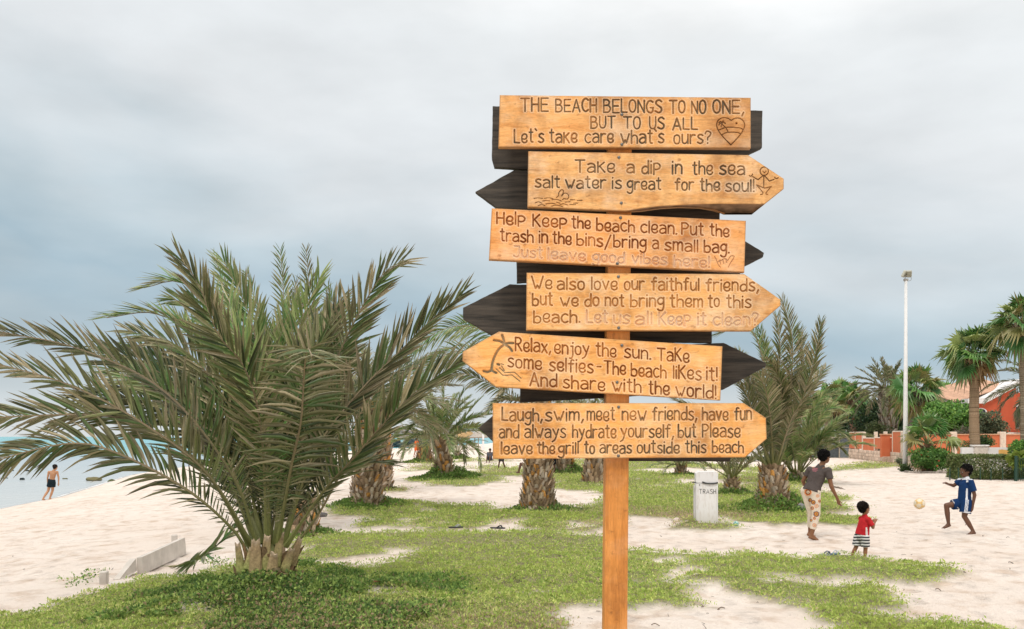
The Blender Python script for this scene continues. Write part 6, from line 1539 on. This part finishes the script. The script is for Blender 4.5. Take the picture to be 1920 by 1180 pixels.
def person(loc, label, J, k, skin, hair=None, hair_r=1.08, clothes=(), voxel=.007, face=(1, 0, 0), group=None, hand_curl=.5, tilt=0.0, ears=True, hair_off=(-.25, .25)):
    """J: joints relative to loc; k: limb thickness in adult units; clothes: (name, list of caps, colour function)"""
    loc = np.array(loc, float); P = {n: loc + np.array(v, float) for n, v in J.items()}
    root = empty("person", tuple(loc), label, "person", group)
    mb = MB(); sh = nrm(P["shL"] - P["shR"]); hp = nrm(P["hiL"] - P["hiR"])
    f = nrm(np.array(face, float)); upv = nrm(np.array([0, 0, 1.0]) - f * f[2]); side = np.cross(upv, f); hh = J.get("hh", (.225 * k,))[0] if "hh" in J else .225 * k
    hc = P["head"]
    ax = np.stack([f, side, upv])
    # head: skull, jaw, nose, lips, brow, ears
    V, Fc = ellipsoid(hc + upv * .10 * hh - f * .04 * hh, (.46 * hh, .36 * hh, .42 * hh), 18, 12, ax); mb.add(V, Fc)
    V, Fc = ellipsoid(hc - upv * .20 * hh + f * .10 * hh, (.30 * hh, .27 * hh, .30 * hh), 14, 10, ax); mb.add(V, Fc)
    cap(mb, hc + f * .36 * hh + upv * .04 * hh, hc + f * .46 * hh - upv * .10 * hh, .035 * hh, .065 * hh)
    cap(mb, hc + f * .36 * hh - upv * .235 * hh - side * .07 * hh, hc + f * .36 * hh - upv * .235 * hh + side * .07 * hh, .05 * hh, .05 * hh)
    for s in (-1, 1):
        V, Fc = ellipsoid(hc + side * s * .36 * hh - upv * .02 * hh - f * .04 * hh, (.09 * hh, .035 * hh, .13 * hh), 10, 8, ax); mb.add(V, Fc)
    cap(mb, P["neck"], hc - upv * .18 * hh - f * .05 * hh, .052 * k, .055 * k)
    # trunk
    cap(mb, P["chest"], P["waist"], .105 * k, .088 * k, sh, 1.38); cap(mb, P["waist"], P["hip"], .088 * k, .105 * k, hp, 1.38)
    cap(mb, P["neck"], P["chest"], .06 * k, .10 * k, sh, 1.3)
    for s in "LR":
        cap(mb, P["neck"] * .6 + P["chest"] * .4, P["sh" + s], .055 * k, .055 * k)
        cap(mb, P["sh" + s], P["el" + s], .053 * k, .038 * k); cap(mb, P["el" + s], P["wr" + s], .040 * k, .026 * k)
        cap(mb, P["hi" + s], P["kn" + s], .088 * k, .056 * k); cap(mb, P["kn" + s], P["kn" + s] * .55 + P["an" + s] * .45, .054 * k, .056 * k); cap(mb, P["kn" + s] * .55 + P["an" + s] * .45, P["an" + s], .056 * k, .034 * k)
        toe, an = P["to" + s], P["an" + s]; fd = toe - an; fdn = nrm(fd); fs = nrm(np.cross(fdn, [0, 0, 1.0]))
        heel = P["he" + s] if "he" + s in P else an - nrm(np.array([fd[0], fd[1], 0])) * .035 * k - np.array([0, 0, .045 * k])
        cap(mb, an, heel, .034 * k, .030 * k); ball_ = heel * .3 + toe * .7
        cap(mb, heel, ball_, .030 * k, .030 * k, fs, 1.25); cap(mb, an, ball_, .032 * k, .024 * k, fs, 1.2)
        for j in range(5):
            b_ = ball_ + fs * (.026 - .013 * j) * k; cap(mb, b_, b_ + nrm(toe - heel) * (.055 - .006 * j) * k, .0105 * k, .0085 * k)
        # hand: palm, four bent fingers, thumb from the side
        hd = nrm(P["ha" + s] - P["wr" + s]); ps_ = nrm(np.cross(hd, f + .01)); pn = np.cross(ps_, hd); pc = P["wr" + s] + hd * .085 * k
        cap(mb, P["wr" + s], pc, .025 * k, .028 * k, ps_, 1.35)
        for j in range(4):
            b_ = pc + ps_ * (.030 - .020 * j) * k; ln = (.070, .080, .074, .058)[j] * k; d1 = nrm(hd + pn * hand_curl * .5); d2 = nrm(hd + pn * hand_curl * 1.6)
            cap(mb, b_, b_ + d1 * ln * .55, .0095 * k, .009 * k); cap(mb, b_ + d1 * ln * .55, b_ + d1 * ln * .55 + d2 * ln * .5, .009 * k, .0075 * k)
        tb_ = P["wr" + s] + hd * .035 * k + ps_ * .028 * k; td = nrm(hd * .75 + ps_ * .8 + pn * .2); cap(mb, tb_, tb_ + td * .065 * k, .013 * k, .009 * k)
    sk = np.array(skin)
    def skinc(V):
        return sk * (1 + .25 * np.clip((fnoise(V[:, 0] * 5, V[:, 2] * 5, 1.0)), -.5, .5))[:, None]
    body = grown(mb, "body", M_skin, root, voxel, skinc, 3)
    for s in (-1, 1):
        e = hc + f * .375 * hh + side * s * .14 * hh + upv * .03 * hh; mb = MB(); V, Fc = ellipsoid(e, (.05 * hh,) * 3, 10, 8); d = (nrm(V - e) @ f)
        mb.add(V, Fc, np.where((d > .6)[:, None], np.array([.02, .012, .01]), np.array([.22, .2, .18]))); mb.build("eye", M_paint, root, smooth=True)
    if hair is not None:
        mb = MB(); r = hair_r; ho, hu = hair_off
        V, Fc = ellipsoid(hc + f * ho * .45 * hh + upv * hu * hh, (.46 * hh * r, .40 * hh * r, .40 * hh * r), 18, 12, ax); mb.add(V, Fc)
        V, Fc = ellipsoid(hc - f * .22 * hh + upv * .02 * hh, (.26 * hh * r, .36 * hh * r, .34 * hh * r), 16, 10, ax); mb.add(V, Fc)
        o = grown(mb, "hair", M_hair, root, voxel, lambda V: hair, 2)
        me = o.data; n = len(me.vertices); V = np.zeros(n * 3, np.float32); me.vertices.foreach_get("co", V); V = V.reshape(-1, 3)
        V += (np.random.default_rng(3).normal(0, .010 * k, V.shape)).astype(np.float32); me.vertices.foreach_set("co", V.ravel()); me.update()
    for nm, caps, colf, *lab in clothes:
        mb = MB()
        for a_, b_, r0, r1, *o in caps:
            g = lambda q: P[q] if isinstance(q, str) else (P[q[0]] * (1 - q[2]) + P[q[1]] * q[2] if isinstance(q[0], str) else loc + np.array(q, float))
            o = o[0] if o else {}
            cap(mb, g(a_), g(b_), r0 * k, r1 * k, {"s": sh, "h": hp}.get(o.get("w")), o.get("wr", 1.0), o.get("f0", False), o.get("f1", False))
        c = grown(mb, nm, M_cloth, root, voxel, colf, 3)
        if lab: c["label"] = lab[0]
    return root, P

# --- woman leaning forward, seen from behind ---
def px_j(px0, py0, Y, d):
    s = F / Y
    return {n: ((v[0] - px0) / s, v[2] if len(v) > 2 else 0.0, (py0 - v[1]) / s) for n, v in d.items()}
wl_ = gp(1521, 1011)
JW = px_j(1521, 1011, wl_[1], dict(head=(1547, 856, .0), neck=(1539.5, 873, .0), chest=(1534, 888, .02), waist=(1527, 906, .01), hip=(1521.5, 919, .0),
    shR=(1549, 880.5, -.11), elR=(1552.5, 909, -.16), wrR=(1566, 933.5, -.12), haR=(1570, 945, -.10), shL=(1523, 880, .13), elL=(1512.5, 901, .20), wrL=(1522, 921, .30), haL=(1527, 930, .34),
    hiR=(1526, 921, -.06), knR=(1528.5, 963, -.05), anR=(1520.5, 1001, -.04), toR=(1535, 1011.5, -.06), hiL=(1515, 920, .09), knL=(1526, 961, .12), anL=(1526, 999, .22), toL=(1536, 1006, .26)))
JW["hh"] = (.215,)
FLW = [(1515, 923, 8, 0), (1525, 942, 5, 1), (1531, 949, 4.6, 2), (1523, 953, 4, 0), (1530.5, 964, 6.2, 1), (1533, 930, 3.6, 2), (1527, 985, 4.2, 2), (1519, 938, 4.2, 1), (1537, 940, 3.5, 0), (1527, 972, 3.4, 0), (1521, 976, 3, 1)]
def pants_col(V):
    u = CX + F * V[:, 0] / V[:, 1]; v = HY - F * (V[:, 2] - H) / V[:, 1]
    u = u + 0 * v; C = np.tile([.72, .62, .50], (len(V), 1))
    for fx, fy_, r, t in FLW:
        dx, dy = u - fx, v - fy_; d = np.hypot(dx, dy); an = np.arctan2(dy, dx); rr = r * (.86 + .14 * np.cos(an * 12))
        c1 = [(.68, .22, .06), (.10, .035, .025), (.62, .25, .16)][t]; c2 = [(.20, .06, .03), (.62, .22, .05), (.75, .45, .25)][t]
        C = np.where((d < rr)[:, None], c1, C); C = np.where((d < r * .58)[:, None], c2, C); C = np.where((d < r * .34)[:, None], (.66, .36, .10) if t == 1 else (.80, .62, .42), C); C = np.where((d < r * .18)[:, None], (.07, .03, .02), C)
    return C
def shirt_w(V):
    C = np.tile([.085, .068, .062], (len(V), 1)); u = CX + F * V[:, 0] / V[:, 1]; v = HY - F * (V[:, 2] - H) / V[:, 1]
    uu, vv = u - 1526.5, v - 880 - .12 * (u - 1526)
    m = (np.abs(uu) < 6.5) & (V[:, 1] < wl_[1] + .05) & (((vv > -2.6) & (vv < -1.0)) | ((vv > .2) & (vv < 1.6) & (uu > -4)) | ((vv > 2.8) & (vv < 4.2) & (uu > -3) & (uu < 4))) & (np.sin(uu * 4.1) > -.75)
    C[m] = (.42, .12, .15); return C
person(wl_, "woman in grey tee and flowered trousers bending forward on the sand", JW, .93, (.21, .095, .045), (.012, .010, .009), 1.08,
  [("trousers", [("hip", ("hip", "hiR", .5), .13, .13, dict(w="h", wr=1.15)), ("hiR", "knR", .112, .078), ("knR", ("knR", "anR", .72), .078, .060, dict(f1=True)), ("hiL", "knL", .112, .078), ("knL", ("knL", "anL", .72), .078, .060, dict(f1=True)), ("hip", ("waist", "hip", .6), .13, .108, dict(w="h", wr=1.2))], pants_col),
   ("shirt", [("chest", "waist", .122, .118, dict(w="s", wr=1.36)), ("waist", ("waist", "hip", 1.1), .120, .150, dict(w="h", wr=1.30, f1=True)), ("neck", "chest", .06, .118, dict(w="s", wr=1.35)), ("chest", "shR", .09, .07), ("chest", "shL", .09, .07), ("shR", ("shR", "elR", .55), .068, .066, dict(f1=True)), ("shL", ("shL", "elL", .55), .068, .066, dict(f1=True))], shirt_w)],
  face=(.88, .42, -.12), hair_off=(-.42, .20))

# --- toddler in red ---
tl = gp(1610, 1048)
JT = px_j(1610, 1048, tl[1], dict(head=(1621, 955.5, 0), neck=(1621.5, 969, 0), chest=(1621, 980, .0), waist=(1618, 994, 0), hip=(1616, 1006, 0), shR=(1624, 975, -.085), elR=(1632, 989.5, -.10), wrR=(1637.5, 980.5, -.05), haR=(1641.5, 975.5, -.03),
    shL=(1619, 975, .085), elL=(1629, 989, .10), wrL=(1637, 981.5, .06), haL=(1641, 977, .05), hiR=(1619.5, 1009, -.05), knR=(1620.5, 1029, -.05), anR=(1619.5, 1044, -.05), toR=(1627, 1049, -.06), hiL=(1611.5, 1009, .05), knL=(1607.5, 1028, .05), anL=(1600.5, 1043, .06), toL=(1596.5, 1047.5, .02)))
JT["hh"] = (.178,)
def tee_r(V):
    C = np.tile([.50, .022, .028], (len(V), 1)); u = CX + F * V[:, 0] / V[:, 1]; v = HY - F * (V[:, 2] - H) / V[:, 1]
    m = (u > 1623) & (u < 1627.5) & (v > 989) & (v < 1004) & (V[:, 1] < tl[1] - .02) & (u < 1627.5 - (v - 1004) * -.1); C[m] = (.75, .68, .66); return C
def shorts_t(V):
    v = HY - F * (V[:, 2] - H) / V[:, 1] + .6 * fnoise(V[:, 0], V[:, 1], .05, 1)
    return np.where((np.floor(v / 2.75) % 2 == 0)[:, None], np.array([.03, .03, .035]), np.array([.72, .70, .68]))
person(tl, "toddler in red tee and black and white striped shorts", JT, .56, (.30, .14, .07), (.02, .013, .010), 1.06,
  [("shorts", [("hip", ("hip", "hiR", .4), .145, .145, dict(w="h", wr=1.12)), ("hiR", ("hiR", "knR", .85), .12, .115, dict(f1=True)), ("hiL", ("hiL", "knL", .85), .12, .115, dict(f1=True)), ("hip", ("waist", "hip", .45), .155, .150, dict(w="h", wr=1.2))], shorts_t),
   ("shirt", [("chest", "waist", .14, .148, dict(w="s", wr=1.28)), ("waist", ("waist", "hip", .85), .148, .160, dict(w="h", wr=1.22, f1=True)), ("neck", "chest", .07, .135, dict(w="s", wr=1.3)), ("chest", "shR", .09, .08), ("chest", "shL", .09, .08), ("shR", ("shR", "elR", .75), .076, .080, dict(f1=True)), ("shL", ("shL", "elL", .75), .076, .080, dict(f1=True))], tee_r)],
  voxel=.0055, face=(.93, .30, -.10), hair_off=(-.45, .20))

# --- boy kicking the ball ---
bl = gp(1815, 1003)
JB = px_j(1815, 1003, bl[1], dict(head=(1810, 887, 0), neck=(1811.5, 900, 0), chest=(1810.5, 913, 0), waist=(1808.5, 930, 0), hip=(1808.5, 944, 0), shL=(1813.5, 905.5, -.13), elL=(1818.5, 929.5, -.17), wrL=(1816, 950, -.15), haL=(1814, 960, -.14),
    shR=(1807, 905, .13), elR=(1797.5, 914, .19), wrR=(1787.5, 911.5, .17), haR=(1780, 908.5, .15), hiL=(1809.5, 947, -.07), knL=(1804.5, 970, -.07), anL=(1820.5, 997, -.08), toL=(1808.5, 1003.5, -.10), heL=(1823, 1001, -.08),
    hiR=(1806, 947, .07), knR=(1777.5, 950.5, .06), anR=(1781, 985, .05), toR=(1769, 993.5, .05), heR=(1783, 988, .05)))
JB["hh"] = (.215,)
NAVY = (.008, .034, .11)
def kit(V):
    C = np.tile(NAVY, (len(V), 1)); u = CX + F * V[:, 0] / V[:, 1]; v = HY - F * (V[:, 2] - H) / V[:, 1]; near = V[:, 1] < bl[1] - .02
    m = near & (u > 1811.5 - (v - 915) * .05) & (u < 1814.5) & (v > 916) & (v < 944); C[m] = (.72, .73, .76)
    m = (v < 904.5) & (u > 1811.5) & (u < 1815.5) & near; C[m] = (.70, .71, .74); C[v < 899.8] = (.65, .66, .7); return C
def kit_s(V):
    C = np.tile(NAVY, (len(V), 1)); u = CX + F * V[:, 0] / V[:, 1]; v = HY - F * (V[:, 2] - H) / V[:, 1]; near = V[:, 1] < bl[1] - .06
    w_ = u - 1811 - (v - 945) * -.12
    C[near & (((w_ > -1.2) & (w_ < .1)) | ((w_ > 1.1) & (w_ < 2.4)) | ((w_ > 3.4) & (w_ < 4.7)))] = (.72, .73, .76)
    C[(V[:, 1] < bl[1]) & (v > 960) & (v < 962.3)] = (.70, .71, .74)
    d = u - 1788 - (v - 943) * .75; C[(V[:, 1] > bl[1] - .02) & (d > 0) & (d < 2.2) & (u < 1800)] = (.70, .71, .74); return C
person(bl, "boy in blue and white football kit lifting one knee to kick", JB, .82, (.13, .06, .034), (.012, .010, .009), 1.04,
  [("shorts", [("hip", ("hip", "hiL", .4), .135, .135, dict(w="h", wr=1.15)), ("hiL", ("hiL", "knL", .72), .125, .125, dict(f1=True)), ("hiR", ("hiR", "knR", .60), .125, .118, dict(f1=True)), ("hip", ("waist", "hip", .4), .135, .125, dict(w="h", wr=1.2))], kit_s),
   ("shirt", [("chest", "waist", .122, .118, dict(w="s", wr=1.33)), ("waist", ("waist", "hip", 1.0), .118, .136, dict(w="h", wr=1.25, f1=True)), ("neck", "chest", .068, .118, dict(w="s", wr=1.3)), ("chest", "shR", .08, .07), ("chest", "shL", .08, .07), ("shL", ("shL", "elL", .72), .07, .074, dict(f1=True)), ("shR", ("shR", "elR", .6), .07, .074, dict(f1=True))], kit)],
  voxel=.006, face=(-.96, -.15, -.18), hair_off=(-.35, .22))

# --- man walking by the water ---
ml = gp(89, 937); ml[2] = float(ground(ml[0], ml[1]))
JM = px_j(89.5, 937, ml[1], dict(head=(104, 876.5, .02), neck=(101.5, 882.5, 0), chest=(100, 888, 0), waist=(98.5, 896.5, 0), hip=(97.3, 903, 0), shR=(107.5, 885, .02), elR=(110, 896, .02), wrR=(110.7, 905, -.02), haR=(110.3, 908.5, -.03),
    shL=(92, 885, .0), elL=(89.8, 895.5, 0), wrL=(88.3, 903, .06), haL=(88, 906, .1), hiR=(100, 905, 0), knR=(98, 920, .05), anR=(94, 934, .0), toR=(97, 937.2, .12), hiL=(94.5, 905, 0), knL=(90.5, 920, .02), anL=(85.5, 934, -.2), toL=(86.5, 937, -.05)))
person(ml, "bare chested man in dark swim shorts walking along the waterline", JM, 1.0, (.46, .235, .125), (.035, .025, .02), 1.03,
  [("shorts", [("hip", ("hip", "hiR", .4), .135, .135, dict(w="h", wr=1.2)), ("hiR", ("hiR", "knR", .52), .12, .118, dict(f1=True)), ("hiL", ("hiL", "knL", .52), .12, .118, dict(f1=True)), ("hip", ("waist", "hip", .35), .135, .122, dict(w="h", wr=1.28, f1=True))], lambda V: (.010, .020, .026))],
  voxel=.011, face=(.35, .93, -.1), hair_off=(-.3, .22))

# --- people far off: the same builder, simpler poses ---
def stand(loc, label, hgt, skin, cols, face=(0, 1, 0), stride=.18, lean=0.0, group=None, sit=False, hair=(.012, .010, .009), arms=0.0, voxel=.02, top=True):
    s = hgt / 1.72; f = nrm(np.array(face, float)); sd = np.array([f[1], -f[0], 0]); J = {}
    def pt(a, b, c): return (f * a + sd * b + np.array([0, 0, c])) * s
    dz = 0.0
    if sit: dz = -.62
    J.update(head=pt(.04 + lean, 0, 1.60 + dz), neck=pt(.01 + lean, 0, 1.45 + dz), chest=pt(lean * .8, 0, 1.30 + dz), waist=pt(lean * .3, 0, 1.08 + dz), hip=pt(0, 0, .93 + dz))
    for k_, sg in (("R", 1), ("L", -1)):
        J["sh" + k_] = pt(lean * .8, sg * .19, 1.40 + dz); J["el" + k_] = pt(.05 * sg + arms * .2 + lean * .6, sg * .24, 1.12 + dz); J["wr" + k_] = pt(.10 * sg + arms * .4 + lean, sg * .22, .90 + dz + arms * .3); J["ha" + k_] = pt(.13 * sg + arms * .5 + lean, sg * .21, .82 + dz + arms * .35)
        J["hi" + k_] = pt(0, sg * .09, .90 + dz)
        if sit: J["kn" + k_] = pt(.40, sg * .12, .52); J["an" + k_] = pt(.52, sg * .12, .09); J["to" + k_] = pt(.70, sg * .13, .03)
        else: J["kn" + k_] = pt(stride * .55 * sg, sg * .09, .49); J["an" + k_] = pt(stride * sg - .03, sg * .09, .085); J["to" + k_] = pt(stride * sg + .15, sg * .10, .03)
    J = {a: tuple(b) for a, b in J.items()}; J["hh"] = (.23 * s,)
    cl = [("shorts", [("hip", ("hip", "hiR", .4), .135, .135, dict(w="h", wr=1.2)), ("hiR", ("hiR", "knR", .6), .12, .115), ("hiL", ("hiL", "knL", .6), .12, .115)], lambda V: cols[1])]
    if top: cl.append(("shirt", [("chest", "hip", .125, .13, dict(w="s", wr=1.35)), ("chest", "shR", .08, .07), ("chest", "shL", .08, .07), ("shR", ("shR", "elR", .6), .07, .07), ("shL", ("shL", "elL", .6), .07, .07)], lambda V: cols[0]))
    return person(loc, label, J, s, skin, hair, 1.05, cl, voxel=voxel, face=tuple(f), group=group)
DKS = (.11, .05, .03)
stand(gp(1520, 866), "child in a purple outfit standing far off by the gate", 1.05, DKS, ((.20, .06, .18), (.16, .05, .15)), (.3, -1, 0))
stand(gp(1536, 865), "child in dark clothes standing beside the purple dressed child", 1.2, DKS, ((.02, .02, .05), (.02, .02, .04)), (-.4, -1, 0))
stand(gp(940, 881), "walking child with bare brown legs half hidden under the lowest board", 1.45, DKS, ((.3, .08, .08), (.05, .05, .06)), (-1, -.15, 0), .22)
c = gp(986, 893); chair = empty("folding_chair", tuple(c + [.12, .1, 0]), "dark folding chair behind the trunk below the boards", "chair")
mb = MB(); bx(mb, c + [.12, .1, .40], (.48, .46, .04), (.015, .015, .02)); mb.build("seat", M_black, chair)
mb = MB(); bx(mb, c + [.36, .1, .62], (.05, .46, .55), (.015, .015, .02)); mb.build("backrest", M_black, chair)
for sx in (-.08, .34):
    for sy in (-.1, .3): mb = MB(); V, Fc = tube(np.array([c + [sx, sy, -.03], c + [sx, sy, .40]]), .015, 6); mb.add(V, Fc, (.02, .02, .02)); mb.build("leg", M_black, chair)
stand(c + [.12, .1, .12], "seated person in dark clothes on the folding chair", 1.5, DKS, ((.03, .03, .035), (.015, .015, .02)), (-1, -.1, 0), sit=True)
stand(gp(1036, 892), "person in black standing between the two trunks under the boards", 1.6, DKS, ((.012, .012, .015), (.012, .012, .015)), (.6, .6, 0), .05)
stand(gp(781, 857), "person in an orange outfit walking on the far beach by the stump palm", 1.65, (.3, .14, .08), ((.72, .14, .03), (.70, .15, .04)), (.8, .6, 0), .2)
stand(np.array([(919 - CX) / F * 62, 62, float(ground((919 - CX) / F * 62, 62))]), "person with dark hair sitting in plants left of the lowest board", 1.5, DKS, ((.10, .10, .12), (.05, .06, .08)), (-.3, -1, 0), sit=True, voxel=.02)
for k, (px, Y, dz) in enumerate(((720, 172, -.55), (735, 205, -1.15), (743, 186, -.8), (748, 188, -.75), (757, 210, -1.15), (767, 215, -1.2))):
    x = (px - CX) / F * Y
    stand((x, Y, -1.45 + dz), ["bather nearest the sand in the turquoise water"][0] if k == 0 else "small dark bather standing in the far turquoise water", 1.65, DKS if k else (.32, .14, .08), ((.2, .06, .04), (.05, .03, .03)), (rng.normal(), rng.normal(), 0), .1, group="bathers in the far water", voxel=.04, top=False)

for o in bpy.data.objects:
    if "_o" in o: del o["_o"]
